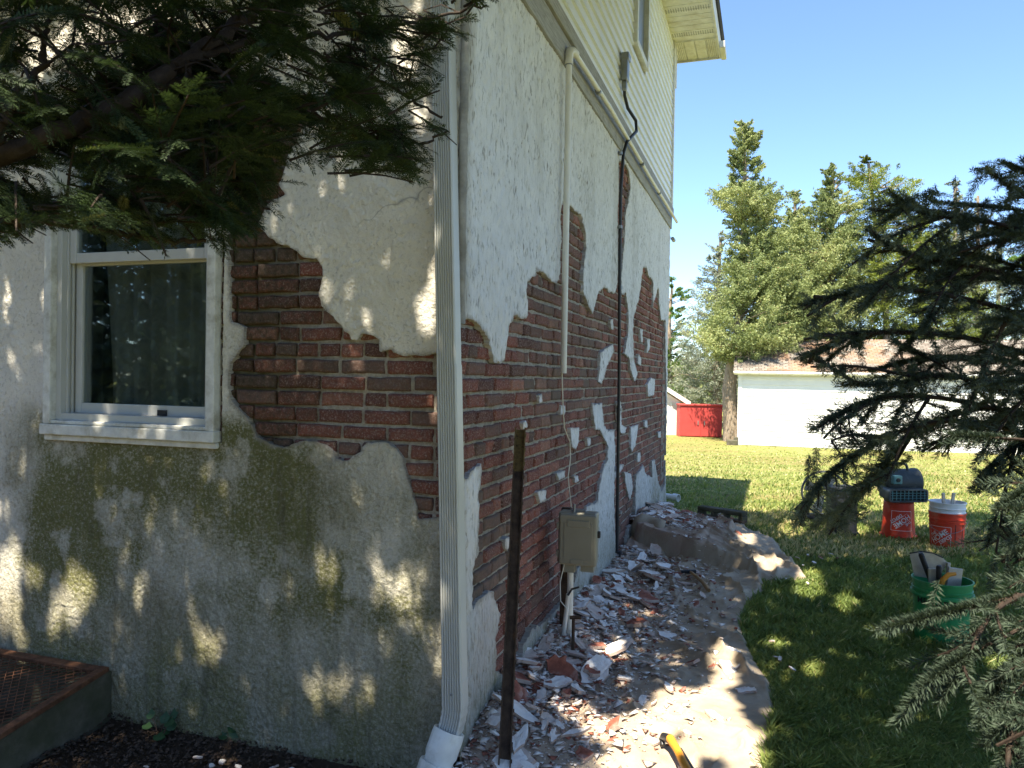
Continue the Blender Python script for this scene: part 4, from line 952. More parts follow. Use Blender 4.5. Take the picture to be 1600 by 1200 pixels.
def tools():
    # claw tool with wooden handle lying on the rubble
    a = on_ground(1079, 899, .06); b = on_ground(1111, 926, .06); a.z, b.z = .085, .075; g = a.lerp(b, .5)
    e = empty('hammer', tuple(g), label='hammer with curved wooden handle lying among the rubble near the raised cloth', cat='hammer'); T = lambda o: (setattr(o, 'matrix_parent_inverse', Matrix.Translation(-g)), o)[1]
    d = (b - a).normalized(); s = d.cross(Vector((0, 0, 1)))
    m = MB(); m.tube([a, a.lerp(b, .3) + s * -.008, a.lerp(b, .6) - s * .006, a.lerp(b, .85) + s * .006, b + s * .016], [.010, .012, .014, .016, .013], 12); T(m.build('handle', M['wood'], e, smooth=True))
    m = MB(); m.box(a - d * .012, (.028, .085, .026), d, s, Vector((0, 0, 1))); m.box(a - d * .012 + s * .05, (.022, .035, .020), d, s, Vector((0, 0, 1))); T(m.build('head', M['blackplastic'], e, bevel=.004))
    # yellow handled scraper
    pts = [(1037, 1155), (1048, 1165), (1058, 1182), (1068, 1202), (1085, 1230)]; P_ = []
    for q in pts: w = on_ground(*q, .06); w.z = .085; P_.append(w)
    P_[0].z = .07; g = P_[2].copy()
    e = empty('scraper', tuple(g), label='scraper with yellow and black grip lying on the near cloth edge', cat='scraper'); T = lambda o: (setattr(o, 'matrix_parent_inverse', Matrix.Translation(-g)), o)[1]
    m = MB(); m.tube([P_[0].lerp(P_[1], .25), P_[1], P_[2], P_[3], P_[4]], [.015, .018, .015, .017, .015], 14); T(m.build('grip', M['yellow'], e, smooth=True))
    m = MB(); u = (P_[0] - P_[1]).normalized(); m.tube([P_[1] + u * .006, P_[0], P_[0] + u * .012 - Vector((0, 0, .012)), P_[0] + Vector((-.006, -.012, -.03))], [.0182, .016, .0145, .009], 14)
    m.tube([P_[2] + Vector((.012, .0, .002)), P_[3] + Vector((.012, 0, .004)), P_[4] + Vector((.012, 0, .004))], [.008, .011, .009], 10); T(m.build('rubber_inlay', M['black'], e, smooth=True))
    m = MB(); q = P_[4] + (P_[4] - P_[3]).normalized() * .08; m.box(q, (.05, .16, .003), RT, (P_[4] - P_[3]).normalized()); T(m.build('blade', M['trowel'], e))
tools()
def small_yard():
    # ribbed block frame behind the raised cloth
    a = at(1095, 790, 8.25); b = at(1163, 796, 7.9); z0 = -.02; d = (b - a); d.z = 0; L = d.length; d.normalize(); s = Vector((-d.y, d.x, 0)); g = Vector((a.x, a.y, 0))
    e = empty('wooden_frame', tuple(g), label='low dark brown slotted frame standing on the grass behind the raised cloth', cat='frame'); T = lambda o: (setattr(o, 'matrix_parent_inverse', Matrix.Translation(-g)), o)[1]
    top = a.z
    m = MB(); m.box(g + d * L / 2 + Vector((0, 0, top - .02)), (L + .02, .12, .045), d, s); T(m.build('top_rail', M['concrete'], e, bevel=.012))
    for t in (.0, .33, .60, 1.):
        m = MB(); m.box(g + d * (L * t + (.015 if t == 0 else -.015 if t == 1 else 0)) + Vector((0, 0, (top - .045) / 2)), (.05 if t in (0, 1) else .032, .11, top - .043), d, s); T(m.build('leg', M['concrete'], e, bevel=.004))
    m = MB(); m.box(g + d * L / 2 + s * -.02 + Vector((0, 0, .03)), (L + .03, .12, .06), d, s); T(m.build('bottom_rail', M['bark'], e, bevel=.006))
    # white pipe end poking out beyond the far corner
    p = at(1030, 792, 9.5); q = at(1060, 788, 9.3); p.z = q.z = .06
    m = MB(); dd = (q - p).normalized(); m.lathe([(.0, 0), (.036, 0), (.036, (q - p).length * .72), (.047, (q - p).length * .74), (.047, (q - p).length), (.040, (q - p).length), (.034, (q - p).length - .05), (0, (q - p).length - .05)], p, 24, Z=dd)
    tag(m.build('drain_pipe', M['pvcwhite'], smooth=True), 'white plastic pipe lying in the grass by the far house corner', 'pipe')
small_yard()

# ------------------------------------------------------------------ buckets and blowers
def text_mesh(body, size, font_w=1.0):
    cu = bpy.data.curves.new('t', 'FONT'); cu.body = body; cu.size = size; cu.align_x = 'CENTER'; cu.align_y = 'CENTER'; cu.offset = size * .012
    o = bpy.data.objects.new('t', cu); C.objects.link(o); dg = bpy.context.evaluated_depsgraph_get(); me = bpy.data.meshes.new_from_object(o.evaluated_get(dg))
    vs = [v.co.copy() for v in me.vertices]; fs = [list(p.vertices) for p in me.polygons]; bpy.data.objects.remove(o); bpy.data.meshes.remove(me); return vs, fs
def bucket_r(z, flip=False, h=.365, r0=.132, r1=.150):
    t = z / h; return r1 + (r0 - r1) * t if flip else r0 + (r1 - r0) * t
def wrap(center, face_dir, flip, off=.0015, h=.365):
    fx = Vector((face_dir[0], face_dir[1], 0)).normalized(); a0 = math.atan2(fx.y, fx.x)
    def f(x, z):
        r = bucket_r(z, flip, h) + off; a = a0 + x / .142; return Vector(center) + Vector((math.cos(a) * r, math.sin(a) * r, z))
    return f
def pail(name, base, flip, mat, label, r0=.132, r1=.150, h=.365, group=None):
    e = empty(name, tuple(base), label=label, cat='bucket', group=group)
    R_ = lambda z: (r1 + (r0 - r1) * z / h) if flip else (r0 + (r1 - r0) * z / h)
    if flip: prof = [(r1 + .004, 0), (r1 + .006, .004), (r1 + .006, .012), (R_(.014), .014), (R_(.035), .035), (R_(.036) + .006, .036), (R_(.04) + .006, .041), (R_(.042), .042), (R_(.09), .09), (R_(.2), .2), (R_(h - .006), h - .006), (R_(h) - .006, h), (0, h)]
    else: prof = [(0, .004), (r0 - .01, .004), (r0 - .004, 0), (r0, .006), (R_(.12), .12), (R_(.25), .25), (R_(h - .095), h - .095), (R_(h - .095) + .007, h - .092), (R_(h - .09) + .007, h - .086), (R_(h - .085), h - .084), (R_(h - .06), h - .06), (R_(h - .058) + .007, h - .057), (R_(h - .055) + .007, h - .051), (R_(h - .05), h - .049), (R_(h - .012), h - .012), (r1 + .006, h - .01), (r1 + .006, h), (r1 - .002, h), (r0 - .002, .012), (0, .012)]
    m = MB(); m.lathe(prof, (0, 0, 0), 56); m.build('body', mat, e, smooth=True)
    return e
def print_on(e, f, items, mat, name):
    m = MB()
    for kind, *a in items:
        if kind == 'text':
            body, size, x, z, rot, mir = a; vs, fs = text_mesh(body, size); c, s = math.cos(rot), math.sin(rot)
            m.add([f(x + (v.x * c - v.y * s), z + (v.x * s + v.y * c)) for v in vs], fs)
        else:
            x0, z0, x1, z1, w = a; n = 8; dx, dz = x1 - x0, z1 - z0; L = math.hypot(dx, dz); nx, nz = -dz / L * w / 2, dx / L * w / 2
            vs = [];
            for i in range(n + 1):
                t = i / n; vs += [f(x0 + dx * t + nx, z0 + dz * t + nz), f(x0 + dx * t - nx, z0 + dz * t - nz)]
            m.add(vs, [(2 * i, 2 * i + 1, 2 * i + 3, 2 * i + 2) for i in range(n)])
    return m.build(name, mat, e)
def logo(e, f, cx, cz, s, rot0):
    """square panel, lettering set on the diagonal, white outline"""
    c, sn = math.cos(rot0), math.sin(rot0); q = lambda x, z: (cx + x * c - z * sn, cz + x * sn + z * c); k = R(38)
    it = []
    for (a, b), (c2, d2) in (((-1, -1), (1, -1)), ((1, -1), (1, 1)), ((1, 1), (-1, 1)), ((-1, 1), (-1, -1))):
        p0 = q(a * s, b * s); p1 = q(c2 * s, d2 * s); it.append(('line', *p0, *p1, .0035))
    for t, sz, off in (('THE', .036, .050), ('HOME', .062, .002), ('DEPOT', .040, -.048)):
        p = q(-off * math.sin(k) + (-.028 if t == 'THE' else .022 if t == 'DEPOT' else 0), off * math.cos(k) + (-.022 if t == 'THE' else .018 if t == 'DEPOT' else 0)); it.append(('text', t, sz, *p, k + rot0, 0))
    for off in (.030, -.030):
        a = (-.068, -.068 * .78); b = (.068, .068 * .78); p0 = q(a[0] - off * math.sin(k), a[1] + off * math.cos(k)); p1 = q(b[0] - off * math.sin(k), b[1] + off * math.cos(k)); it.append(('line', *p0, *p1, .0025))
    print_on(e, f, it, M['print'], 'printed_sign')
def yard_things():
    b1 = on_ground(1403, 841); tocam = Vector((-b1.x, -b1.y, 0)).normalized(); perp = Vector((tocam.y, -tocam.x, 0))
    e = pail('bucket', b1, True, M['orange'], 'upside down orange bucket under the grey blower', h=.36)
    f = wrap((0, 0, 0), tocam + perp * -.22, True, .002, .36); logo(e, f, 0.0, .19, .092, R(180))
    for a in (1, -1):
        m = MB(); m.lathe([(.0, .012), (.010, .010), (.012, 0)], Vector((0, 0, .035)) + perp * a * .153, 12, Z=perp * a); m.build('ear', M['orange'], e, smooth=True)
    # blower sitting on it
    g = b1 + Vector((0, 0, .362)); X = (RT * 1.0 + FW * .10); X.z = 0; X.normalize(); Y = Vector((0, 0, 1)).cross(X)
    bl = empty('blower', tuple(g), label='grey green air mover blower with grille mouth standing on the upside down orange bucket', cat='blower')
    def pt(x, y, z): return X * x + Y * y + Vector((0, 0, z))
    m = MB(); m.lathe([(.0, -.18), (.09, -.18), (.118, -.165), (.128, -.13), (.130, .12), (.138, .135), (.138, .165), (.12, .175), (.10, .17)], pt(.03, .05, .175), 40, Z=X); m.build('housing', M['blower'], bl, smooth=True)
    m = MB()
    def rr(w, h, r, n=6):
        o_ = []
        for cx, cz, a0 in ((w - r, h - r, 0), (-w + r, h - r, 90), (-w + r, -h + r, 180), (w - r, -h + r, 270)):
            for k in range(n + 1): a = R(a0 + 90 * k / n); o_.append((cx + r * math.cos(a), cz + r * math.sin(a)))
        return o_
    outer = rr(.195, .062, .03); inner = rr(.180, .047, .02); n = len(outer)
    cz = .075; rings = [[pt(x * .80 - .01, .06, z + cz + .02) for x, z in outer], [pt(x * .95, -.06, z + cz) for x, z in outer], [pt(x - .01, -.155, z + cz) for x, z in outer], [pt(x - .01, -.175, z + cz) for x, z in outer], [pt(x - .01, -.175, z + cz) for x, z in inner], [pt(x - .01, -.10, z + cz) for x, z in inner]]
    m.add([q for r in rings for q in r], [(i * n + k, i * n + (k + 1) % n, (i + 1) * n + (k + 1) % n, (i + 1) * n + k) for i in range(5) for k in range(n)]); m.build('mouth', M['blower'], bl, smooth=True)
    m = MB(); m.add([pt(x - .01, -.101, z + cz) for x, z in inner], [tuple(range(n))]); m.build('throat', M['dark'], bl)
    m = MB()
    for k in range(-4, 5): m.box(pt(-.01 + k * .04, -.168, cz), (.006, .008, .094), X, Y)
    for zz in (-.024, 0, .024): m.box(pt(-.01, -.167, cz + zz), (.36, .006, .005), X, Y)
    m.build('grille', M['teal'], bl)
    m = MB(); m.lathe([(.03, .0), (.105, .0), (.118, -.01), (.118, -.02)], pt(.205, .05, .175), 32, Z=X)
    for r in (.05, .075, .1):
        m.tube([pt(.207, .05 + r * math.cos(a), .175 + r * math.sin(a)) for a in [2 * math.pi * k / 28 for k in range(29)]], .003, 6)
    for k in range(10): a = k * math.pi / 5; m.tube([pt(.21, .05, .175), pt(.21, .05 + .11 * math.cos(a), .175 + .11 * math.sin(a))], .0025, 6)
    m.build('intake_guard', M['teal'], bl, smooth=True)
    m = MB(); m.tube([pt(-.08, .0, .30), pt(-.06, .0, .345), pt(-.02, -.0, .36), pt(.04, .0, .36), pt(.07, .0, .345), pt(.085, 0, .30)], .013, 10); m.build('handle', M['blower'], bl, smooth=True)
    m = MB(); m.box(pt(-.08, -.085, .215), (.095, .05, .085), X, Y); bx_ = m.build('switch_box', M['teal'], bl, bevel=.012)
    m = MB(); m.lathe([(0, .014), (.018, .012), (.02, 0)], pt(-.08, -.11, .215), 20, Z=-Y); m.build('knob', M['blackplastic'], bx_, smooth=True)
    for x in (-.12, .12):
        m = MB(); m.box(pt(x, -.05, .008), (.05, .14, .014), X, Y); m.build('foot', M['blackplastic'], bl, bevel=.004)
    # orange bucket with a white one nested in it
    b2 = on_ground(1479, 856); tc = Vector((-b2.x, -b2.y, 0)).normalized(); pp = Vector((tc.y, -tc.x, 0))
    e = pail('bucket', b2, False, M['orange'], 'upright orange bucket holding the white bucket', h=.33)
    f = wrap((0, 0, 0), tc + pp * .45, False, .002, .33)
    b_ = MB()
    logo(e, f, 0, .118, .092, 0)
    f2 = wrap((0, 0, 0), tc - pp * .95, False, .002, .33); print_on(e, f2, [('line', 0, .05, 0, .24, .085)], M['blackprint'], 'black_label')
    f3 = wrap((0, 0, 0), tc - pp * .75, False, .003)
    m = MB()
    m.tube([Vector(tc * 0) + (tc * math.cos(a) + pp * math.sin(a)) * .163 + Vector((0, 0, .26 - .10 * math.cos(a) ** 1 * (1 if abs(a) < 1.6 else 0))) for a in [R(-90 + 12 * k) for k in range(16)]], .0022, 6)
    m.build('wire_handle', M['greymetal'], e, smooth=True)
    e2 = pail('bucket', b2 + Vector((0, 0, .06)), False, M['bucketwhite'], 'white bucket nested inside the orange bucket', h=.365, r0=.125, r1=.148)
    for x, y, tl, hh in ((-.06, .02, .05, .47), (-.01, -.02, .06, .48), (.0, .03, -.03, .46)):
        pass
    for i, (x, y, tl, lb) in enumerate(((-.062, .02, .02, 'grey wooden paddle standing at the left in the white bucket'), (.005, -.01, .05, 'grey flat paddle standing at the middle of the white bucket'))):
        p0 = b2 + pp * x * .2 * -1 + Vector((0, 0, .09)); p1 = b2 + RT * (x + tl) + tc * y; p1.z = .505
        m = MB(); dd = (p1 - p0).normalized(); m.box(p0.lerp(p1, .5), (.030, .018, (p1 - p0).length), (RT - dd * RT.dot(dd)).normalized(), dd.cross(RT).normalized(), dd); tag(m.build('paddle', M['trowel'], bevel=.006), lb, 'tool')
    # green bucket full of trowels
    g0 = on_ground(1470, 1000); g0 = Vector((at(1472, 918, 4.45).x, at(1472, 918, 4.45).y, 0)); tg = Vector((-g0.x, -g0.y, 0)).normalized(); pg = Vector((tg.y, -tg.x, 0))
    e = pail('bucket', g0, False, M['green'], 'green bucket full of trowels in the foreground grass', h=.37, r0=.135, r1=.155)
    f = wrap((0, 0, 0), tg + pg * .55, False, .0075); print_on(e, f, [('text', 'MENARDS', .052, .055, .255, 0, 0)], M['blackprint'], 'lettering')
    m = MB()
    for z, r in ((.285, .158), ): m.lathe([(r - .008, z - .006), (r + .008, z - .006), (r + .010, z), (r + .006, z + .014), (r - .008, z + .014)], (0, 0, 0), 56)
    m.build('rim_ring', M['green'], e, smooth=True)
    def tool(name, lb, x, y, top, mat_parts, ttl=(0, 0)):
        p1 = g0 + RT * x + tg * y; p1.z = top; p0 = g0 + RT * x * .3 + Vector((0, 0, .06)); ee = empty(name, tuple(p0), label=lb, cat='tool'); dd = (p1 - p0).normalized(); xx = (RT - dd * RT.dot(dd)).normalized(); yy = dd.cross(xx)
        return ee, p0, p1, dd, xx, yy, (lambda o: (setattr(o, 'matrix_parent_inverse', Matrix.Translation(-p0)), o)[1])
    # wide trowel blade at the back left
    ee, p0, p1, dd, xx, yy, T = tool('trowel', 'wide grey trowel blade standing at the left of the green bucket', -.10, -.07, .50, None)
    m = MB(); c = p1; q = (RT * .97 - Vector((0, 0, .24))).normalized(); up = Vector((.18, 0, 1)).normalized()
    bl_ = [(-.065, -.13), (-.095, .0), (-.03, .012), (.04, .002), (.10, -.025), (.125, -.05), (.11, -.09), (.06, -.15)]
    m.prism(bl_, -.002, .002, lambda a, b, z: c + RT * a + Vector((0, 0, 1)) * b + tg * z); T(m.build('blade', M['trowel'], ee))
    m = MB(); m.tube([c + RT * -.095 + Vector((0, 0, .002)), c + RT * -.03 + Vector((0, 0, .014)), c + RT * .04 + Vector((0, 0, .004)), c + RT * .10 + Vector((0, 0, -.023))], .004, 6); T(m.build('edge_strip', M['blackplastic'], ee, smooth=True))
    for nm, lb, x, y, top, bot_, rad, mat in (('pry_bar', 'long black pry bar leaning left out of the green bucket', -.13, -.02, .515, (.03, -.02), .014, 'blackplastic'), ('chisel', 'short black handled chisel upright at the centre of the green bucket', -.02, .04, .455, (-.02, .0), .014, 'blackplastic')):
        p1 = g0 + RT * x + tg * y; p1.z = top; p0 = g0 + RT * bot_[0] + tg * bot_[1]; p0.z = .10; ee = empty(nm, tuple(p0), label=lb, cat='tool'); T = (lambda o, p=p0: (setattr(o, 'matrix_parent_inverse', Matrix.Translation(-p)), o)[1])
        m = MB(); m.tube([p0.lerp(p1, .55), p0.lerp(p1, .7), p1 - (p1 - p0) * .03, p1], [rad * .8, rad, rad * 1.15, rad * .8], 12); T(m.build('grip', M[mat], ee, smooth=True))
        m = MB(); m.tube([p0, p0.lerp(p1, .56)], [rad * .5, rad * .6], 8); T(m.build('shank', M['greymetal'], ee, smooth=True))
    p1 = g0 + RT * .055 + tg * .07; p1.z = .415; p0 = p1 + Vector((-.03, 0, -.2)); ee = empty('putty_knife', tuple(p0), label='putty knife with green and yellow grip in the green bucket', cat='tool'); T = (lambda o: (setattr(o, 'matrix_parent_inverse', Matrix.Translation(-p0)), o)[1])
    m = MB(); m.tube([p1 + Vector((-.065, 0, -.085)), p1 + Vector((-.05, 0, -.035)), p1 + Vector((-.02, 0, -.005)), p1 + Vector((.02, 0, .0))], [.013, .015, .014, .010], 10); T(m.build('grip', M['yellow'], ee, smooth=True))
    m = MB(); m.tube([p1 + Vector((-.07, 0, -.1)), p0], [.009, .007], 8); T(m.build('shank', M['trowel'], ee, smooth=True))
    for lb, x, y, top, w, tw in (('dusty wooden float handle at the right inside the green bucket', .075, -.02, .43, .085, .4), ('grey margin trowel standing behind the chisel in the green bucket', -.055, .0, .43, .06, -.1), ('slim wooden handle between the chisel and the float', .035, -.05, .455, .022, .2)):
        p1 = g0 + RT * x + tg * y; p1.z = top; p0 = g0 + RT * (x * .6) + Vector((0, 0, .12)); dd = (p1 - p0).normalized(); xx = (RT - dd * RT.dot(dd)).normalized()
        m = MB(); m.box(p0.lerp(p1, .5), (w, .014, (p1 - p0).length), xx, dd.cross(xx), dd); tag(m.build('trowel', M['trowel'], bevel=.005), lb, 'tool')
    # black drum fan with wire cage behind the spruce tip
    c = at(1288, 770, 8.2); g = Vector((c.x, c.y, 0)); fe = empty('drum_fan', tuple(g), label='round drum fan with wire cage half hidden behind the spruce tip', cat='fan'); c = c - g
    ax = Vector((-.35, -1, .12)).normalized(); X = ax.orthogonal().normalized(); Y = ax.cross(X)
    m = MB(); m.lathe([(.225, -.10), (.235, -.09), (.235, .08), (.225, .09), (.215, .08), (.215, -.09)], c, 44, Z=ax); m.build('drum', M['blower'], fe, smooth=True)
    m = MB()
    for r in (.06, .10, .14, .18, .22): m.tube([c + ax * (.11 - r * .1) + (X * math.cos(a) + Y * math.sin(a)) * r for a in [2 * math.pi * k / 36 for k in range(37)]], .0022, 5)
    for k in range(14): a = 2 * math.pi * k / 14; m.tube([c + ax * .105, c + ax * .085 + (X * math.cos(a) + Y * math.sin(a)) * .226], .002, 5)
    m.build('cage', M['greymetal'], fe, smooth=True)
    m = MB()
    for k in range(4):
        a = k * math.pi / 2 + .4; d1 = X * math.cos(a) + Y * math.sin(a); d2 = ax.cross(d1); m.add([c + d1 * .03 - d2 * .02 + ax * .02, c + d1 * .2 - d2 * .06 + ax * .05, c + d1 * .2 + d2 * .06 - ax * .03, c + d1 * .03 + d2 * .02 - ax * .02, ], [(0, 1, 2, 3)])
    m.build('blades', M['pvcwhite'], fe)
    m = MB(); m.box(Vector((c.x, c.y + .02, .06)), (.36, .20, .03)); m.box(Vector((c.x - .17, c.y + .02, .15)), (.025, .04, .2)); m.box(Vector((c.x + .17, c.y + .02, .15)), (.025, .04, .2)); m.build('stand', M['blackplastic'], fe, bevel=.006)
    # black case next to the fan
    c = at(1314, 800, 7.5); g = Vector((c.x, c.y, 0)); k = empty('tool_case', tuple(g), label='black plastic tool case standing upright beside the drum fan', cat='case'); h = .44
    m = MB(); m.prism([(-.10, -.11), (.115, -.11), (.115, .11), (-.10, .11)], 0, h, lambda a, b, z: Vector((a * (1 + z * .1), b, z + .02))); m.build('body', M['blackplastic'], k, bevel=.015)
    m = MB(); m.box((.008, 0, h + .03), (.25, .24, .03)); m.build('lid', M['blackplastic'], k, bevel=.010)
    m = MB(); m.box((.03, -.118, .05), (.18, .02, .02)); m.build('ledge', M['blackplastic'], k, bevel=.004)
yard_things()

# ------------------------------------------------------------------ cellar hatch at the lower left
def hatch():
    m0 = at(185, 1045, 3.15); s_r, _ = on_left(182, 1048); s_r = s_r
    g = H(0, -s_r); e = empty('cellar_hatch', tuple(g), label='sloping old concrete cellar kerb with brown iron mesh gratings', cat='hatch'); T = lambda o: (setattr(o, 'matrix_parent_inverse', Matrix.Translation(-g)), o)[1]
    # side cheek: triangle from the wall falling toward the viewer
    zt = on_left(185, 1045)[1]; Lr = 1.25
    m = MB(); m.prism([(-.02, -.3), (-.02, zt), (-.10, zt), (-Lr, -.06), (-Lr, -.3)], -s_r - .10, -s_r, lambda a, z, c: H(a, c, z)); 
    m.prism([(-.02, -.3), (-.02, zt - .03), (-.10, zt - .03), (-Lr, -.08), (-Lr, -.3)], -s_r - 1.62, -s_r - 1.52, lambda a, z, c: H(a, c, z))
    m.hbox(-.10, -.02, -s_r - 1.5, -s_r - .10, -.3, zt - .05); T(m.build('kerb', M['concrete'], e, bevel=.01))
    sl = math.atan2(zt + .06, Lr - .10); D = Vector((0, 0, 0)) - AX * math.cos(sl) - Vector((0, 0, 1)) * math.sin(sl); Sx = -BX; N = Vector((0, 0, 1)) * math.cos(sl) - AX * math.sin(sl)
    o0 = H(-.06, -s_r + .02, zt + .022)
    def frame(o0, w, l, lift):
        o0 = o0 + N * lift; fr = MB(); bw = .042; P_ = lambda x, y, z=0: o0 + Sx * x + D * y + N * z
        for (x, y, a, b) in ((bw / 2, l / 2, bw, l), (w - bw / 2, l / 2, bw, l)): fr.box(P_(x, y), (a, b, .022), Sx, D, N)
        for y in (bw / 2, l - bw / 2): fr.box(P_(w / 2, y, -.001), (w - 2 * bw, bw, .020), Sx, D, N)
        gr = T(fr.build('grating', M['rust'], e, bevel=.003)); ms = MB(); dx, dy = .042, .021
        nx = int((w - 2 * bw) / dx); ny = int((l - 2 * bw) / dy)
        for j in range(ny + 1):                # expanded metal: zigzag strands
            pts = []
            for i in range(2 * nx + 1): pts.append(P_(bw + i * dx / 2 * (w - 2 * bw) / (nx * dx), bw + j * (l - 2 * bw) / ny + (dy / 2 if (i + j) % 2 else -dy / 2) * .9 , -.002))
            ms.tube(pts, .0026, 4, cap=False)
        ms.build('mesh', M['rust'], gr).matrix_parent_inverse = Matrix()
    frame(o0, .74, 1.22, 0); frame(o0 + Sx * .70, .74, 1.22, .016)
    # dark pit below
    m = MB(); m.hbox(-1.3, -.03, -s_r - 1.5, -s_r - .1, -.2, -.16); T(m.build('pit_floor', M['dark'], e))
hatch()
def soil_bits():
    rs = np.random.RandomState(8)
    n = 9000; u = -np.abs(rs.normal(0, .5, n)) - .02; v = rs.uniform(-2.0, .35, n); zz = drop(u) + .006 + .03 * fbm(u * 5, v * 5, 300); s = .002 + .013 * rs.rand(n) ** 3; c = Hn(u, v, zz)
    T_ = np.array([[0, 0, .6], [1, 0, 0], [-.3, .9, .1], [-.7, -.8, 0], [.2, -.2, -.6]]); Ft = np.array([[0, 1, 2], [0, 2, 3], [0, 3, 1], [4, 2, 1], [4, 3, 2], [4, 1, 3]])
    V = T_[None] * s[:, None, None] * rs.uniform(.6, 1.3, (n, 1, 3)) + rs.normal(0, .002, (n, 5, 3)) + c[:, None]
    F = (Ft[None] + np.arange(n)[:, None, None] * 5).reshape(-1, 3); m = simple('dead_leaf_litter', (.075, .05, .034), .95, var=.5, scale=60)
    tag(np_mesh('leaf_litter', V.reshape(-1, 3), F, m), 'brown litter of leaves and crumbs on the soil at the wall foot', 'litter', kind='stuff')
    me = []
    for i in range(5):
        q = flake(rs, .045, .011, 'plaster_flake'); q.materials.append(M['chipwhite']); q.materials.append(M['chipback']); me.append(q)
    for px, py in ((330, 1188), (352, 1196), (372, 1190), (398, 1196), (425, 1192), (310, 1175), (452, 1198), (346, 1182), (470, 1205), (500, 1203), (540, 1208), (385, 1205), (230, 1190)):
        p = on_ground(px, py + 10, -.10); p.z = -.095; o = bpy.data.objects.new('plaster_flake', me[rs.randint(5)]); C.objects.link(o); o.location = p; o.rotation_euler = (rs.normal(0, .3), rs.normal(0, .3), rs.uniform(0, 6)); o.scale = (rs.uniform(.35, .8),) * 3
        tag(o, 'white plaster flake lying on the dark soil at the front wall foot', 'rubble', 'plaster flakes on the soil')
    # little ivy sprigs
    for i, (px, py, lb) in enumerate(((250, 1158, 'small dark green weed sprig at the wall foot beside the hatch'), (372, 1165, 'low dark ivy sprig growing against the front wall foot, left of the downspout'))):
        p = on_ground(px, py, -.125); p.z = -.125; V = []; F = []; e = empty('weed', tuple(p), label=lb, cat='weed'); m = MB(); st = MB()
        for k in range(9):
            a = rs.uniform(0, 6.28); r = rs.uniform(.02, .09); h = rs.uniform(.03, .12); c = Vector((math.cos(a) * r, math.sin(a) * r * .5, h)); st.tube([Vector((0, 0, 0)), c * .5 + Vector((0, 0, .01)), c], .0015, 5)
            s = rs.uniform(.018, .032); tx = Vector((1, 0, rs.normal(0, .3))).normalized(); ty = Vector((0, .5, 1)).normalized() if rs.rand() < .5 else Vector((0, 1, .3)).normalized()
            m.add([c + tx * s * x + ty * s * y for x, y in ((0, -.9), (.6, -.7), (.95, 0), (.5, .35), (0, 1.1), (-.5, .35), (-.95, 0), (-.6, -.7))], [tuple(range(8))])
        mt = simple('ivy_leaf', (.03, .07, .025), .5, var=.3); m.build('leaves', mt, e); st.build('stem', M['bark'], e)
soil_bits()
def lawn_chips():
    rs = np.random.RandomState(91); me = []
    for i in range(4):
        q = flake(rs, .04, .010, 'plaster_flake'); q.materials.append(M['chipwhite'] if i < 3 else M['chipred']); q.materials.append(M['chipback']); me.append(q)
    for px, py in ((1213, 1028), (1218, 1031), (1246, 872), (1262, 868), (1283, 872), (1272, 880), (1298, 866), (1255, 884), (1262, 912), (1205, 1003), (1228, 905), (1310, 872), (1238, 1046)):
        p = on_ground(px, py, .04); p.z = .045; k = rs.randint(4); o = bpy.data.objects.new('plaster_flake', me[k]); C.objects.link(o); o.location = p; o.rotation_euler = (rs.normal(0, .2), rs.normal(0, .2), rs.uniform(0, 6)); o.scale = (rs.uniform(.4, .9),) * 3
        tag(o, 'stray plaster or brick flake lying in the grass beside the drop cloths', 'rubble', 'stray flakes in the grass')
lawn_chips()

# ------------------------------------------------------------------ foliage tools
def shoot(kind, seed):
    rs = np.random.RandomState(seed); V = []; F = []; T = []
    if kind == 'yew':
        n, L, nl, w = 54, .085, .018, .0028
        for i in range(n):
            t = (i // 2 + rs.uniform(-.3, .3)) / (n / 2) * L; side = 1 if i % 2 else -1; a = R(rs.uniform(48, 72)) * (1 - .55 * max(0, t / L - .75) / .25); l = nl * rs.uniform(.8, 1.1) * (1 - .35 * abs(t / L - .4))
            d = np.array([math.cos(a), side * math.sin(a), rs.uniform(-.25, .35)]); wv = np.cross(d, [0, 0, 1]); wv = wv / np.linalg.norm(wv) * w / 2; b = np.array([t, 0, -.004 * (t / L) ** 2]); q = len(V)
            V += [b, b + d * l * .5 + wv, b + d * l, b + d * l * .5 - wv]; F.append((q, q + 1, q + 2, q + 3)); T += [rs.rand() * .5] * 4
    else:
        n, L, nl, w = 112, .10, .0195, .0021
        for i in range(n):
            t = (i + rs.rand()) / n * L; ph = rs.uniform(0, 6.28) if rs.rand() < .4 else rs.uniform(-.6, 3.74); a = R(rs.uniform(38, 62)); l = nl * rs.uniform(.75, 1.1)
            d = np.array([math.cos(a), math.sin(a) * math.cos(ph), math.sin(a) * math.sin(ph)]); wv = np.cross(d, rs.normal(size=3)); wv = wv / np.linalg.norm(wv) * w / 2; b = np.array([t, 0, 0]); q = len(V)
            V += [b, b + d * l * .5 + wv, b + d * l, b + d * l * .5 - wv]; F.append((q, q + 1, q + 2, q + 3)); T += [rs.rand() * .5] * 4
    # twig itself
    for ax in (np.array([0, .0011, 0]), np.array([0, 0, .0011])):
        q = len(V); V += [-ax, np.array([L, 0, 0]) - ax * .4, np.array([L, 0, 0]) + ax * .4, ax]; F.append((q, q + 1, q + 2, q + 3)); T += [0, 0, 0, 0]
    return np.array(V), np.array(F), np.array(T)
def frames(D, U):
    D = D / np.linalg.norm(D, axis=1, keepdims=True); Y = np.cross(U, D); Y /= np.maximum(np.linalg.norm(Y, axis=1, keepdims=True), 1e-6); Z = np.cross(D, Y)
    return np.stack([D, Y, Z], 1)                     # rows = axes
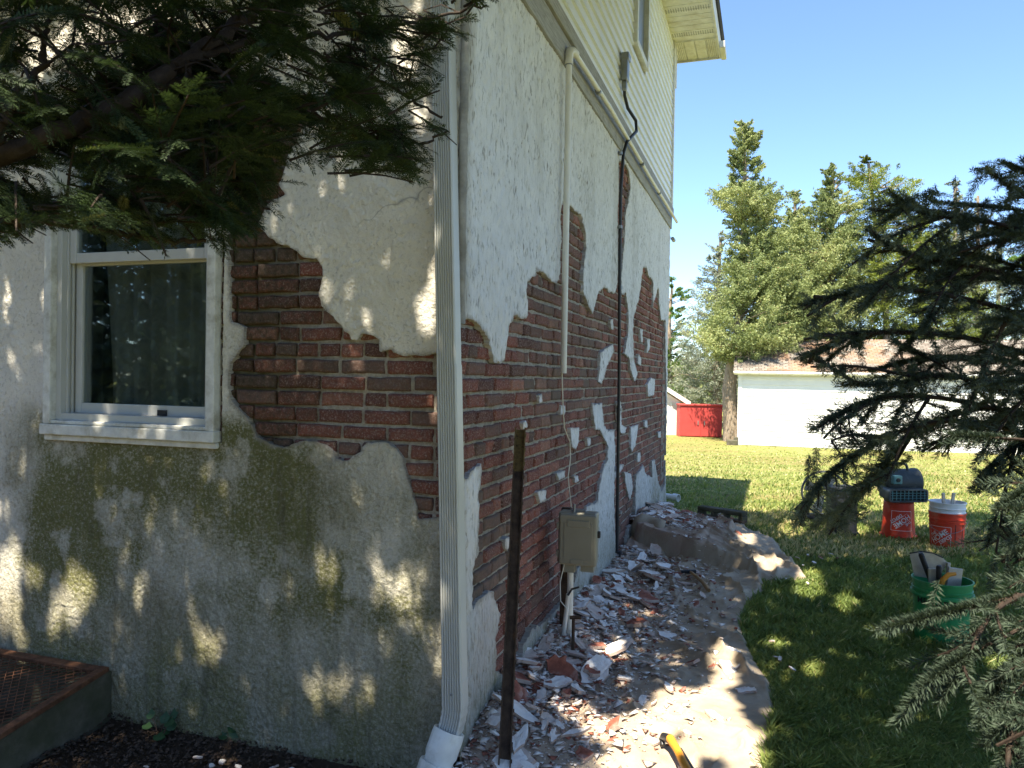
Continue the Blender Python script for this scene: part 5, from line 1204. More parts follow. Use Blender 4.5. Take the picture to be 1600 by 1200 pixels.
def scatter(name, tmpls, O, D, U, S, mat, parent, tone):
    rs = np.random.RandomState(4); pick = rs.randint(0, len(tmpls), len(O)); Vs = []; Fs = []; Ts = []; base = 0; Fm = frames(D, U)
    for k, (TV, TF, TT) in enumerate(tmpls):
        m = pick == k; n = m.sum()
        if not n: continue
        V = np.einsum('vk,nkc->nvc', TV, Fm[m]) * S[m][:, None, None] + O[m][:, None, :]
        Vs.append(V.reshape(-1, 3)); Fs.append((TF[None] + (np.arange(n) * len(TV))[:, None, None]).reshape(-1, 4) + base); base += n * len(TV)
        Ts.append((TT[None] + tone[m][:, None]).ravel())
    return np_mesh(name, np.concatenate(Vs), np.concatenate(Fs), mat, parent, False, {'tone': np.clip(np.concatenate(Ts), 0, 1)})
# sun flecks: where the canopy lets the sun through (seen at these pixels: x, y, rx, ry)
HOLES = np.array([(27,727,8,10),(5,800,8,12),(15,860,8,20),(12,905,14,35),(18,960,12,30),(48,895,10,18),(40,1000,8,18),(62,890,5,9),(122,915,16,30),(90,940,14,18),(88,975,8,18),(117,962,12,14),(180,982,5,9),(202,870,5,9),(222,903,10,10),(220,940,6,8),(250,1015,5,5),(325,1010,13,18),(335,990,8,10),(302,1033,6,8),(340,1020,8,8),
 (490,1070,18,16),(497,1092,5,18),(527,1078,13,16),(557,1100,10,14),(582,1080,10,12),(620,910,22,22),(640,940,18,16),(660,890,10,20),(632,972,20,16),(600,990,10,10),(670,975,20,18),(690,1000,14,14),(690,1030,14,22),(585,940,8,8),(510,905,6,14),(525,890,6,8),(695,1135,8,10),
 (670,500,12,12),(660,522,8,10),(676,470,8,14),(690,435,8,14),(700,370,5,7),(684,340,5,8),(700,135,5,6),(635,85,20,45),(655,175,14,14),(375,240,14,20),(60,80,25,30),(130,55,50,28),(210,30,60,22),(300,60,30,14),(735,905,8,12),(738,930,8,14),(722,950,10,10),(745,1040,10,15),(712,985,8,20),(160,675,8,10),(245,680,10,12),(285,680,10,10),
 (1130,1050,16,32),(1085,1115,70,26),(1130,1160,55,30),(985,1150,70,20),(1010,1195,90,16),(1170,1205,30,24),(955,1028,18,6),(1060,1095,25,9),(900,1120,30,8),(1265,915,20,20),(1322,945,14,9),(1240,828,20,7),(1270,1050,11,5),(1190,790,40,8),(1330,830,26,6),(1455,815,40,6),(1215,1010,8,5),(1560,1040,20,8),(1205,893,16,4),(1112,838,14,4),(1168,858,12,3),(1060,820,20,7),(1330,800,30,8)], float)
LD = -np.array(SUN)
def lands(P):
    """where the shadow of each point falls: pixel x, y, kind and depth"""
    q = P[:, :2] - np.array([A.x, A.y]); u = q @ np.array([AX.x, AX.y]); v = q @ np.array([BX.x, BX.y])
    du = LD[0] * AX.x + LD[1] * AX.y; dv = LD[0] * BX.x + LD[1] * BX.y
    tw = np.where(u < -.02, (-.015 - u) / du, 1e9); tg = P[:, 2] / -LD[2]
    wall = (tw < tg) & (v + dv * tw < .05) & (v + dv * tw > -7); t = np.where(wall, tw, tg)
    Q = P + LD[None] * t[:, None]; x, y, d = proj(Q); return x, y, d, wall, Q
def in_hole(P, pad=0, rs=None):
    x, y, d, wall, Q = lands(P); hit = np.zeros(len(P), bool)
    for a, b, rx, ry in HOLES:
        pd = pad * 3.2 / np.clip(d, 2, 30); k = ((x - a) / (rx + pd)) ** 2 + ((y - b) / (ry + pd)) ** 2
        hit |= (k < 1) & (d > .3)
    return hit
def in_frame(P, m=0):
    x, y, d = proj(P); return (d > .1) & (x > -m) & (x < 1600 + m) & (y > -m) & (y < 1200 + m)
def sd_px(poly, P): x, y, d = proj(P); return np.where(d > .2, sd_poly(poly, x, y), 999)
def limb_pts(spec, n=14):
    P = [at(*s) if len(s) == 3 and not isinstance(s, Vector) else s for s in spec]; out = []
    for i in range(len(P) - 1):
        a, b, c, d = P[max(i - 1, 0)], P[i], P[i + 1], P[min(i + 2, len(P) - 1)]
        for k in range(n):
            t = k / n; out.append(.5 * ((2 * b) + (c - a) * t + (2 * a - 5 * b + 4 * c - d) * t * t + (3 * b - a - 3 * c + d) * t ** 3))
    return out + [P[-1]]

# ------------------------------------------------------------------ yew in the top left foreground
def yew():
    rs = np.random.RandomState(12); base = Vector((-2.9, .35, 0))
    e = empty('yew_tree', tuple(base), label='dark spreading yew whose needled boughs hang over the window', cat='tree'); T = lambda o: (setattr(o, 'matrix_parent_inverse', Matrix.Translation(-base)), o)[1]
    root = base + Vector((.1, .1, 1.1))
    SIL = [(-900,-900),(900,-900),(800,-120),(772,0),(768,18),(745,28),(738,60),(712,52),(700,78),(690,80),(697,95),(690,122),(676,150),(712,192),(702,214),(678,236),(655,290),(628,272),(600,282),(560,255),(520,292),(500,272),(470,285),(452,244),(438,266),(428,300),(436,338),(402,352),(366,404),(330,384),(300,372),(250,388),(200,384),(130,358),(60,350),(30,382),(5,378),(-60,400),(-900,460)]
    GAPS = [(620,85,20,40,),(655,175,12,12),(585,115,22,10),(455,110,14,22),(510,135,14,12),(60,85,12,30),(140,45,24,12),(180,20,22,8),(270,40,22,14),(590,200,10,18),(505,228,16,9),(125,230,10,8),(395,45,10,16),(250,120,10,5)]
    limbs = [([root, (-260, 330, 1.75), (0, 243, 1.55), (180, 165, 1.6), (300, 85, 1.7), (400, 15, 1.8), (480, -60, 1.9)], .027, .011),
             ([(180, 168, 1.62), (290, 130, 1.75), (420, 160, 1.95), (520, 195, 2.1), (600, 235, 2.15)], .017, .004),
             ([(420, 160, 1.95), (540, 200, 2.1), (640, 225, 2.15), (700, 205, 2.15)], .008, .003),
             ([root, (-200, 380, 1.6), (0, 345, 1.5), (120, 350, 1.55), (240, 372, 1.6), (320, 378, 1.65)], .012, .004),
             ([(120, 350, 1.55), (200, 358, 1.6), (290, 340, 1.6), (330, 325, 1.6)], .006, .002),
             ([(300, 85, 1.7), (430, 60, 1.9), (560, 50, 2.1), (660, 30, 2.2), (760, 8, 2.25)], .010, .003),
             ([(400, 15, 1.8), (500, -20, 2.0), (640, -40, 2.2), (760, -60, 2.3)], .012, .004),
             ([(430, 60, 1.9), (540, 100, 2.1), (620, 140, 2.15), (690, 185, 2.15)], .008, .003),
             ([(0, 243, 1.55), (20, 160, 1.5), (60, 110, 1.5), (70, 60, 1.5), (90, 0, 1.5)], .010, .004),
             ([(180, 165, 1.6), (270, 205, 1.7), (350, 260, 1.8), (420, 330, 1.85)], .008, .003),
             ([(290, 130, 1.75), (300, 60, 1.8), (280, 0, 1.9), (270, -60, 1.9)], .006, .003)]
    mb = MB(); allp = []; 
    for sp, r0, r1 in limbs:
        P_ = limb_pts(sp, 10); n = len(P_)
        P_ = [p + Vector(rs.normal(0, .004, 3)) for p in P_]
        mb.tube(P_, [(r0 + (r1 - r0) * (i / n) ** .8) * rs.uniform(.9, 1.1) for i in range(n)], 9); allp += P_
    mb.tube([base - Vector((0, 0, .1)), base + Vector((.03, .02, .6)), root, root + Vector((-.1, -.1, .9)), root + Vector((-.1, .1, 2.2))], [.11, .09, .075, .06, .02], 12)
    AP = np.array([tuple(p) for p in allp]); O = []; D = []; U = []; S = []
    def bough(p, d, L):
        """a flat spray: stem with shoots on both sides"""
        nonlocal mb
        d = np.array(d, float); d /= np.linalg.norm(d); up = np.array([rs.normal(0, .35), rs.normal(0, .35), 1.]); side = np.cross(up, d); side /= np.linalg.norm(side); n = int(L / .020); q = np.array(p, float); pts = [q.copy()]
        for i in range(n):
            t = i / n; d2 = d + np.array([0, 0, -.35 * t]) + rs.normal(0, .05, 3); d2 /= np.linalg.norm(d2); q = q + d2 * .020; pts.append(q.copy())
            for s in (1, -1):
                if rs.rand() < .22: continue
                dd = d2 * .8 + side * s * rs.uniform(.5, 1.0) + np.array([0, 0, rs.uniform(-.4, .15)])
                O.append(q.copy()); D.append(dd); U.append(up + rs.normal(0, .25, 3)); S.append(rs.uniform(.7, 1.15) * (1 - .45 * t))
        O.append(q.copy()); D.append(d2); U.append(up); S.append(.7)
        mb.tube([Vector(x) for x in pts[::3]], [.0032 * (1 - .7 * i / max(1, len(pts[::3]))) for i in range(len(pts[::3]))], 4)
    # sprays along the limbs, and spread through the crown
    cnt = 0; tries = 0
    while cnt < 650 and tries < 9000:
        tries += 1
        if rs.rand() < .7: x, y = 775 - 835 * rs.rand() ** 1.15, rs.uniform(-60, 400); d_ = rs.uniform(1.35, 2.35) if x > 300 else rs.uniform(1.2, 2.1)
        else: j = rs.randint(len(AP)); c = AP[j]; x, y, d_ = [float(a[0]) for a in proj(c[None] + rs.normal(0, .05, (1, 3)))]
        if x > 450: d_ = max(d_, 1.6)
        if fbm(np.array(x / 55.), np.array(y / 55.), 810, 3) > .57: continue
        dl = np.abs(y - np.interp(x, [0, 180, 300, 400], [243, 165, 85, 15])); d_ = d_ if dl > 45 or x > 420 else max(d_, 1.85)
        p = np.array(tuple(at(x, y, d_))); s = sd_px(SIL, p[None])[0]
        if s < 12: continue
        if any(((x - a) / (rx * .9)) ** 2 + ((y - b) / (ry * .9)) ** 2 < 1 for a, b, rx, ry in GAPS): continue
        k = AP[np.argmin(((AP - p) ** 2).sum(1))]; v = p - k; L = rs.uniform(.09, .22)
        d0 = v + np.array([.14, .03, -.05]) + rs.normal(0, .08, 3); q0 = p - d0 / np.linalg.norm(d0) * L * .6
        bough(q0, d0, L); cnt += 1
        if rs.rand() < .6 and .03 < np.linalg.norm(v) < .28: mid = (Vector(k) + Vector(q0)) / 2 + Vector((0, 0, .02)); mb.tube([Vector(k), mid, Vector(q0)], [.003, .0022, .0015], 4)
    n_in = len(O)
    for i in range(420):                    # crown outside the picture, above and to the left
        p = np.array([rs.uniform(-3.6, .1), rs.uniform(-.4, 2.0), rs.uniform(1.9, 4.2)] if i % 5 else [rs.uniform(-4.4, -2.4), rs.uniform(-1.2, 1.6), rs.uniform(.5, 3)])
        if in_frame(p[None], 30)[0]: continue
        bough(p, rs.normal(0, 1, 3) * [1, 1, .35], rs.uniform(.15, .3))
    O = np.array(O); D = np.array(D); U = np.array(U); S = np.array(S)
    tip = O + D / np.linalg.norm(D, axis=1, keepdims=True) * .07 * S[:, None]
    x, y, d = proj(tip); keep = (sd_px(SIL, tip) > -4)
    for a, b, rx, ry in GAPS: keep &= ~((((x - a) / rx) ** 2 + ((y - b) / ry) ** 2 < 1) & (d > 0) & (rs.rand(len(x)) < .9))
    keep &= ~((np.abs(y - np.interp(x, [-60, 0, 180, 300, 400], [275, 243, 165, 85, 15])) < 24) & (x < 400) & (d < 1.8) & (d > 0) & (rs.rand(len(x)) < .85))
    keep &= ~in_hole(tip, -1)
    # nothing closer than a hand to the lens
    keep &= np.linalg.norm(O - np.array(EYEP), axis=1) > .75
    O, D, U, S = O[keep], D[keep], U[keep], S[keep]
    T(mb.build('trunk', M['twig'], e, smooth=True))
    tone = np.clip(rs.normal(.12, .15, len(O)), 0, .45); tone[rs.rand(len(O)) < .012] = 1.
    T(scatter('crown', [shoot('yew', i) for i in range(5)], O, D, U, S, M['yew'], e, tone))
yew()

# ------------------------------------------------------------------ spruce on the right
def spruce():
    rs = np.random.RandomState(21); base = Vector((3.0, 2.0, 0)); e = empty('spruce_tree', tuple(base), label='near spruce reaching in from the right edge with drooping dark boughs', cat='tree')
    T = lambda o: (setattr(o, 'matrix_parent_inverse', Matrix.Translation(-base)), o)[1]
    mb = MB(); mb.tube([base + Vector((0, 0, z)) for z in (-.1, .5, 2, 4, 6, 7.6)], [.19, .16, .13, .09, .05, .012], 14)
    O = []; D = []; U = []; S = []; AP = []
    Z1 = [(1600,246),(1555,236),(1534,236),(1545,262),(1520,290),(1480,300),(1430,312),(1390,296),(1350,345),(1355,380),(1330,420),(1295,450),(1248,474),(1266,512),(1244,558),(1290,582),(1314,592),(1302,622),(1262,670),(1300,690),(1285,725),(1240,775),(1244,826),(1290,835),(1325,835),(1338,778),(1366,760),(1388,748),(1405,712),(1440,700),(1455,718),(1478,712),(1500,690),(1524,700),(1524,764),(1540,764),(1570,790),(1620,800),(2600,800),(2600,-99),(1760,120),(1680,215)]
    Z2 = [(1640,770),(1600,778),(1560,795),(1545,832),(1480,842),(1500,856),(1570,862),(1560,905),(1535,945),(1490,962),(1440,966),(1384,972),(1374,984),(1400,1004),(1432,1050),(1395,1124),(1425,1140),(1490,1080),(1520,1090),(1545,1170),(1600,1230),(2600,1400),(2600,770)]
    def zone(P): x, y, d = proj(P); return np.where((d > .2) & (x < 1640) & (y > -60) & (y < 1240), np.maximum(sd_poly(Z1, x, y), sd_poly(Z2, x, y)), 999)
    def ctube(pts, rad, n):
        z = zone(np.array([tuple(p) for p in pts])); k = len(pts)
        bad = np.nonzero(z < -3)[0]
        if len(bad): k = bad[0]
        if k > 1: mb.tube(pts[:k], rad[:k], n)
    def put(p, d, s): O.append(np.array(p, float)); D.append(np.array(d, float)); U.append(rs.normal(0, 1, 3) + np.array([0, 0, 2.])); S.append(s)
    def limb(spec, r0, side_len=.30, dens=.05, thin=False, droop=.5):
        P_ = limb_pts(spec, 12); ctube(P_, [max(.0028, r0 * (1 - i / len(P_)) ** .8) for i in range(len(P_))], 7); acc = 0; tot = sum((P_[i + 1] - P_[i]).length for i in range(len(P_) - 1)); run = 0
        for i in range(len(P_) - 1):
            a, b = P_[i], P_[i + 1]; seg = (b - a).length; run += seg; acc += seg; t = run / tot
            if t > .80: put(a, b - a, .9)
            while acc > dens:
                acc -= dens; d = (b - a).normalized(); L = side_len * (1 - t * .72) * rs.uniform(.5, 1.15); s = rs.choice([-1, 1])
                sd_ = Vector((0, 0, 1)).cross(d).normalized() * s; q = a.copy(); dv = (d * .75 + sd_ * rs.uniform(.5, .95) + Vector((0, 0, rs.uniform(-.55, .25)))).normalized(); n = max(1, int(L / .055)); pts = [q.copy()]
                for k in range(n):
                    put(q, dv, rs.uniform(.85, 1.1))
                    for _ in range(rs.randint(0, 3)):
                        s2 = dv.cross(Vector(rs.normal(0, 1, 3))).normalized(); put(q, dv * .8 + s2 * .75, rs.uniform(.55, .9))
                    q = q + dv * .055; pts.append(q.copy()); dv = (dv + Vector((0, 0, -.09 * droop)) + Vector(rs.normal(0, .07, 3))).normalized()
                ctube(pts, [.0030 * (1 - .7 * k / len(pts)) for k in range(len(pts))], 4)
    st = lambda y, d=2.9: (1900, y, d)
    L_ = [([st(330), (1720, 340, 2.4), (1600, 305, 2.1), (1530, 248, 2.0)], .014, .22), ([st(300), (1750, 290, 2.5), (1640, 280, 2.3), (1585, 262, 2.2)], .012, .25),
          ([st(430), (1700, 390, 2.5), (1560, 350, 2.3), (1450, 335, 2.2), (1396, 303, 2.15)], .016, .26), ([st(440), (1720, 360, 2.6), (1600, 330, 2.5), (1500, 320, 2.4)], .014, .3), ([st(480), (1720, 470, 2.5), (1540, 420, 2.3), (1430, 400, 2.2), (1352, 358, 2.2)], .016, .28),
          ([st(520), (1700, 450, 2.6), (1570, 410, 2.5), (1480, 390, 2.4)], .015, .3), ([st(560), (1720, 540, 2.5), (1560, 480, 2.3), (1400, 450, 2.15), (1310, 462, 2.1), (1256, 478, 2.1)], .018, .28),
          ([st(600), (1700, 580, 2.5), (1520, 530, 2.3), (1370, 520, 2.15), (1300, 540, 2.1), (1252, 562, 2.1)], .018, .26), ([st(610), (1700, 590, 2.6), (1560, 560, 2.5), (1450, 560, 2.4), (1400, 570, 2.4)], .016, .3),
          ([st(650), (1700, 640, 2.4), (1500, 590, 2.2), (1400, 600, 2.1), (1326, 600, 2.1)], .016, .26), ([st(700), (1700, 680, 2.5), (1520, 630, 2.2), (1400, 620, 2.1), (1330, 640, 2.05), (1272, 672, 2.0)], .017, .24),
          ([st(740), (1700, 700, 2.4), (1520, 660, 2.2), (1420, 670, 2.1), (1340, 710, 2.0), (1290, 750, 1.95), (1254, 800, 1.95)], .016, .20), ([st(720), (1700, 690, 2.5), (1560, 640, 2.4), (1460, 660, 2.3), (1400, 700, 2.2), (1378, 750, 2.2)], .015, .22),
          ([st(740), (1700, 700, 2.5), (1600, 650, 2.4), (1500, 680, 2.3), (1480, 710, 2.3)], .014, .24), ([st(760), (1720, 700, 2.3), (1620, 680, 2.2), (1560, 720, 2.1), (1530, 755, 2.1)], .014, .22),
          ([st(500), (1760, 520, 2.2), (1640, 500, 2.0), (1560, 500, 1.9)], .014, .3), ([st(620), (1760, 600, 2.2), (1640, 590, 2.0), (1560, 600, 1.9)], .014, .3), ([st(400), (1760, 400, 2.3), (1660, 360, 2.2), (1590, 370, 2.2)], .014, .3),
          ([st(760, 1.9), (1740, 770, 1.5), (1640, 790, 1.35), (1540, 800, 1.3), (1466, 838, 1.25)], .011, .17), ([st(700, 1.8), (1740, 730, 1.5), (1660, 740, 1.4), (1600, 770, 1.35)], .010, .2), ([st(820, 1.8), (1740, 850, 1.5), (1640, 850, 1.35), (1560, 880, 1.3), (1500, 905, 1.25)], .010, .16),
          ([st(880, 1.7), (1740, 900, 1.35), (1620, 925, 1.2), (1510, 950, 1.15), (1400, 978, 1.1)], .011, .17), ([st(960, 1.6), (1740, 960, 1.3), (1640, 965, 1.2), (1560, 1000, 1.15), (1490, 1040, 1.1), (1435, 1095, 1.08)], .010, .15),
          ([st(1000, 1.6), (1740, 1000, 1.3), (1660, 1000, 1.2), (1580, 1050, 1.15), (1545, 1110, 1.1)], .009, .14), ([st(1060, 1.6), (1720, 1070, 1.2), (1650, 1090, 1.1), (1590, 1130, 1.08), (1570, 1180, 1.05)], .008, .12), ([(1900, 1150, 1.5), (1720, 1180, 1.1), (1640, 1230, 1.0)], .008, .12)]
    for sp, r, sl in L_:
        near = sp[1][2] < 1.6; limb(sp, r * (.62 if not near else .38), sl * (1.15 if not near else .9), .034 if not near else .075)
        P_ = limb_pts(sp, 4)
        for k in range(3 if not near else 1):    # side boughs off each limb
            i = rs.randint(len(P_) // 3, len(P_) - 1); a = P_[i]; d = (P_[min(i + 1, len(P_) - 1)] - P_[i - 1]).normalized(); L = rs.uniform(.22, .5) * (1 if not near else .5)
            b = a + (d + Vector((0, 0, rs.uniform(-.75, .15))) + Vector(rs.normal(0, .35, 3))).normalized() * L; limb([a, a.lerp(b, .5) + Vector((0, 0, .02)), b], .006, .15 if not near else .08, .034)
    n1 = len(O)
    for k in range(70):                       # the rest of the tree, outside the picture
        z = rs.uniform(.4, 7.2); a = rs.uniform(0, 6.28); L = (7.8 - z) * .30 + .3; d = Vector((math.cos(a), math.sin(a), 0)); p = base + Vector((0, 0, z)); q = p + d * L + Vector((0, 0, -.25 * L))
        arr = np.array([tuple(p + (q - p) * t) for t in (0, .3, .6, .8, 1.)])
        if in_frame(arr, 260).any(): continue
        if np.linalg.norm(arr - np.array(EYEP), axis=1).min() < 1.0: continue
        limb([p, p + (q - p) * .5 + Vector((0, 0, .08)), q], .018, .4, .06)
    O = np.array(O); D = np.array(D); U = np.array(U); S = np.array(S); k = np.arange(len(O))
    keep = ~((k >= n1) & in_frame(O, 60)) & (np.linalg.norm(O - np.array(EYEP), axis=1) > .7) & ~in_hole(O, -1)
    tip = O + D / np.linalg.norm(D, axis=1, keepdims=True) * .09 * S[:, None]; keep &= zone(tip) > -5
    O, D, U, S = O[keep], D[keep], U[keep], S[keep]
    T(mb.build('trunk', M['twig'], e, smooth=True)); x, y, d = proj(O)
    tone = np.clip(rs.normal(.22, .16, len(O)), 0, .8); tone[(x < 1345) & (y > 740) & (y < 850)] += .35; tone[d < 1.6] *= .15  # low light on near boughs put into darker needle tone; drooping tip lightened
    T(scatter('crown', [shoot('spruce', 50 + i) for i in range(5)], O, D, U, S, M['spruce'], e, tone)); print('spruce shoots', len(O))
spruce()

# ------------------------------------------------------------------ tall leafy tree behind the viewer: it throws the dappled shade
def cards(P, size, rs, flat=.0, asp=.62):
    n = len(P); nrm = rs.normal(0, 1, (n, 3)); nrm[:, 2] += flat * np.sign(nrm[:, 2]); nrm /= np.linalg.norm(nrm, axis=1, keepdims=True); a = np.cross(nrm, rs.normal(0, 1, (n, 3))); a /= np.linalg.norm(a, axis=1, keepdims=True); b = np.cross(nrm, a)
    s = (size * rs.uniform(.6, 1.2, n))[:, None] / 2
    V = np.stack([P - a * s, P - b * s * asp + nrm * s * .15, P + a * s, P + b * s * asp + nrm * s * .15], 1); F = np.arange(4 * n).reshape(n, 4); return V.reshape(-1, 3), F
def shade_tree():
    rs = np.random.RandomState(77); base = Vector((-1.6, -4.2, 0)); e = empty('shade_tree', tuple(base), label='tall leafy tree behind the viewer that dapples the wall and lawn', cat='tree')
    n = 230000; P = np.stack([rs.uniform(-6.5, 5.6, n), rs.uniform(-5.5, 6.9, n), rs.uniform(3.6, 7.2, n)], 1)
    dens = fbm(P[:, 0] * .8, P[:, 1] * .8 + P[:, 2], 400); x, y, d, wall, Q = lands(P)
    edge = Q[:, 1] + (Q[:, 0] - 2.5) * .10 + (fbm(Q[:, 0] * 1.3, Q[:, 1] * 1.3, 402) - .5) * 2.6
    lone = rs.rand(n); pr = np.where(wall, 1, np.clip((9.3 - edge) / 1.0, 0, 1)); pr = pr * np.where(wall, 1., np.clip(.62 + dens * .8, 0, 1))
    keep = (rs.rand(n) < pr) & ~in_frame(P, 40)
    keep &= (d > .5) & (x > np.where(wall, -900, -260)) & (x < 1750) & (y > -150) & (y < 1420)
    # only what can shade the wall, the yard or close the crown
    keep &= ((Q[:, 0] > -7) & (Q[:, 0] < 8) & (Q[:, 1] > -4)) 
    P = P[keep]; P = P[~in_hole(P, 10)]
    V, F = cards(P, .125, rs, .9); o = np_mesh('crown', V, F, M['shade'], e, False, {'tone': np.repeat(rs.rand(len(P)), 4)}); o.matrix_parent_inverse = Matrix.Translation(-base)
    mb = MB(); mb.tube([base, base + Vector((.1, .1, 2)), base + Vector((.1, .4, 4)), base + Vector((.3, 1.2, 6.5))], [.28, .22, .17, .08], 14)
    for k in range(9):
        a = rs.uniform(-.4, 3.5); z = rs.uniform(2.6, 4.4); p = base + Vector((.1, .2, z)); L = rs.uniform(3, 6); q = p + Vector((math.cos(a) * L, math.sin(a) * L, rs.uniform(1.2, 2.2)))
        pts = [p, p.lerp(q, .4) + Vector((0, 0, .5)), q]
        if in_frame(np.array([tuple(x) for x in pts]), 80).any(): continue
        mb.tube(pts, [.09, .05, .012], 8)
    o = mb.build('trunk', M['bark2'], e, smooth=True); o.matrix_parent_inverse = Matrix.Translation(-base); print('shade leaves', len(P))
shade_tree()

# ------------------------------------------------------------------ trees beyond the lawn
def conifer(name, label, px, depth, rows, mat, seed, leaf=.10, n=60000, trunk_r=.16, gap=.30, group='trees beyond the lawn', ybase=690, tufts=520, flat=.0, trunkpts=None, squash=.6, ysplit=1.0):
    """rows: (pixel y, left x, right x) silhouette of the crown at its distance"""
    rs = np.random.RandomState(seed); ax = at(px, 600, depth); base = Vector((ax.x, ax.y, float(gz(ax.y)))); e = empty(name, tuple(base), label=label, cat='tree', group=group)
    ys = np.array([r[0] for r in rows], float); xl = np.array([r[1] for r in rows], float); xr = np.array([r[2] for r in rows], float)
    w = (xr - xl); cw = np.cumsum(np.concatenate([[0], (w[1:] + w[:-1]) / 2 * np.diff(ys)])); t = rs.rand(tufts) * cw[-1]; yy = np.interp(t, cw, ys)
    l = np.interp(yy, ys, xl); r = np.interp(yy, ys, xr); c = (l + r) / 2; hw = (r - l) / 2; a = rs.uniform(0, 6.28, tufts); q = np.sqrt(rs.uniform(.0, 1, tufts))
    cx = c + np.cos(a) * hw * q; rad = hw / FPX * depth; dd = depth - np.sin(a) * rad * q; m_per = depth / FPX
    C_ = np.array([tuple(at(x, y, d_)) for x, y, d_ in zip(cx, yy, dd)]) ; s = np.clip(hw * m_per * .36, .22, .60) * rs.uniform(.6, 1.25, tufts)
    outd = np.stack([np.cos(a), -np.sin(a), 0 * a], 1)
    k = rs.randint(0, tufts, n); g = rs.normal(0, .42, (n, 3)); g /= np.maximum(1, np.linalg.norm(g, axis=1, keepdims=True))
    ln = rs.uniform(-.7, .9, n)[:, None] * outd[k]
    ax_ = outd[k] * .85 + np.array([0, 0, .42]) + rs.normal(0, .28, (tufts, 3))[k]; lt = rs.uniform(-.9, 1.15, n)[:, None]
    P = C_[k] + (g * [1, 1, squash] * .50 * (1.15 - .6 * np.clip(lt, 0, 1)) + ax_ * lt * .85) * s[k][:, None]
    P = P[fbm(P[:, 0] * 2.2 + seed, P[:, 2] * 2.6 + P[:, 1], 500 + seed, 3) > gap + .03]
    V, F = cards(P, leaf * .82, rs, flat, .45); tuft = rs.rand(tufts)
    tone = np.clip(.15 + .45 * tuft[k[:len(P)]] + rs.normal(0, .14, len(P)) + (fbm(P[:, 0] * .9 + 5, P[:, 2] * 1.1, 520 + seed, 3) - .42) * .9, 0, .93); tone = np.where(rs.rand(len(P)) < .012, 1., tone)
    o = np_mesh('crown', V, F, M[mat], e, False, {'tone': np.repeat(tone, 4)}); o.matrix_parent_inverse = Matrix.Translation(-base)
    mb = MB(); top = at((xl[0] + xr[0]) / 2, ys[0] + 10, depth); tp = trunkpts or [(px, 620), (px, 500)]
    pts = [base - Vector((0, 0, .2))] + [at(x, y, depth) for x, y in tp] + [top]; nn = len(pts); mb.tube(pts, [trunk_r * 1.15] + [trunk_r * (1 - i / (nn - 1)) ** 1.2 + .015 for i in range(nn - 1)], 12)
    for i in range(0, min(tufts, 90)):
        z = C_[i][2]; p = Vector((base.x + (top.x - base.x) * .5, base.y, z - .3)); mb.tube([p, Vector(C_[i])], [.035, .010], 5)
    o = mb.build('trunk', M['bark2'], e, smooth=True); o.matrix_parent_inverse = Matrix.Translation(-base)
conifer('cedar_tree', 'tallest cedar with twisted bare trunk beside the left end of the white barn', 1145, 27.2,
        [(192,1156,1170),(215,1146,1188),(240,1140,1182),(262,1140,1196),(285,1138,1192),(300,1112,1215),(318,1120,1230),(345,1140,1212),(380,1142,1238),(410,1140,1250),(450,1128,1262),(500,1110,1262),(540,1095,1255),(566,1120,1235)], 'cedar', 1, n=210000, tufts=1250, trunk_r=.27, trunkpts=[(1143, 655), (1139, 610), (1145, 560), (1152, 530), (1160, 420), (1164, 300)], gap=.30)
conifer('cedar_tree', 'middle cedar with spiky top rising behind the white barn roof', 1300, 28.5,
        [(256,1296,1306),(275,1284,1318),(300,1276,1320),(322,1262,1345),(360,1240,1345),(420,1228,1350),(480,1222,1350),(540,1222,1350)], 'cedar', 2, n=130000, tufts=800, gap=.35)
conifer('cedar_tree', 'flat topped bright green cedar right of the middle one', 1385, 29.5,
        [(246,1352,1362),(258,1325,1392),(280,1318,1428),(300,1322,1452),(330,1330,1450),(380,1300,1455),(440,1300,1450),(500,1310,1450),(560,1310,1450)], 'cedar2', 3, n=115000, tufts=620, gap=.36, flat=.6, squash=.35)
conifer('cedar_tree', 'broad olive cedar filling the gap between the tallest cedar and the middle one', 1245, 30.5,
        [(298,1238,1246),(325,1222,1262),(360,1208,1280),(400,1195,1305),(460,1190,1320),(520,1180,1330),(580,1170,1330)], 'cedar', 12, n=105000, tufts=700, gap=.30)
conifer('cedar_tree', 'shaggy cedar behind the barn ridge, half hidden by the near spruce', 1440, 31.5,
        [(330,1425,1450),(370,1390,1490),(430,1370,1530),(500,1360,1560),(580,1350,1580)], 'cedar2', 13, n=70000, tufts=560, gap=.30)
conifer('blue_spruce', 'pale blue spruce standing left of the tallest cedar', 1120, 35,
        [(362,1122,1130),(385,1112,1140),(420,1098,1152),(460,1082,1160),(500,1072,1165),(550,1058,1170),(600,1045,1165),(650,1036,1160),(676,1040,1150)], 'bluespruce', 4, n=90000, tufts=800, gap=.30)
conifer('blue_spruce', 'pale blue spruce top peeking over the near dark spruce at right', 1492, 33,
        [(284,1488,1496),(310,1476,1510),(350,1462,1524),(420,1450,1560),(520,1430,1580),(640,1420,1600)], 'bluespruce', 5, n=40000, tufts=260)
conifer('blue_spruce', 'small pale blue spruce top right of the other one beyond the barn', 1528, 35,
        [(296,1524,1532),(330,1512,1545),(380,1500,1580),(480,1490,1620),(640,1470,1680)], 'bluespruce', 6, n=34000, tufts=220)
conifer('leafy_tree', 'bright green leafy tree just beyond the far house corner', 1045, 40,
        [(434,1042,1060),(455,1030,1072),(490,1020,1075),(540,1010,1078),(600,1000,1080),(670,1000,1080)], 'broad', 7, n=26000, tufts=150, leaf=.13, gap=.2)
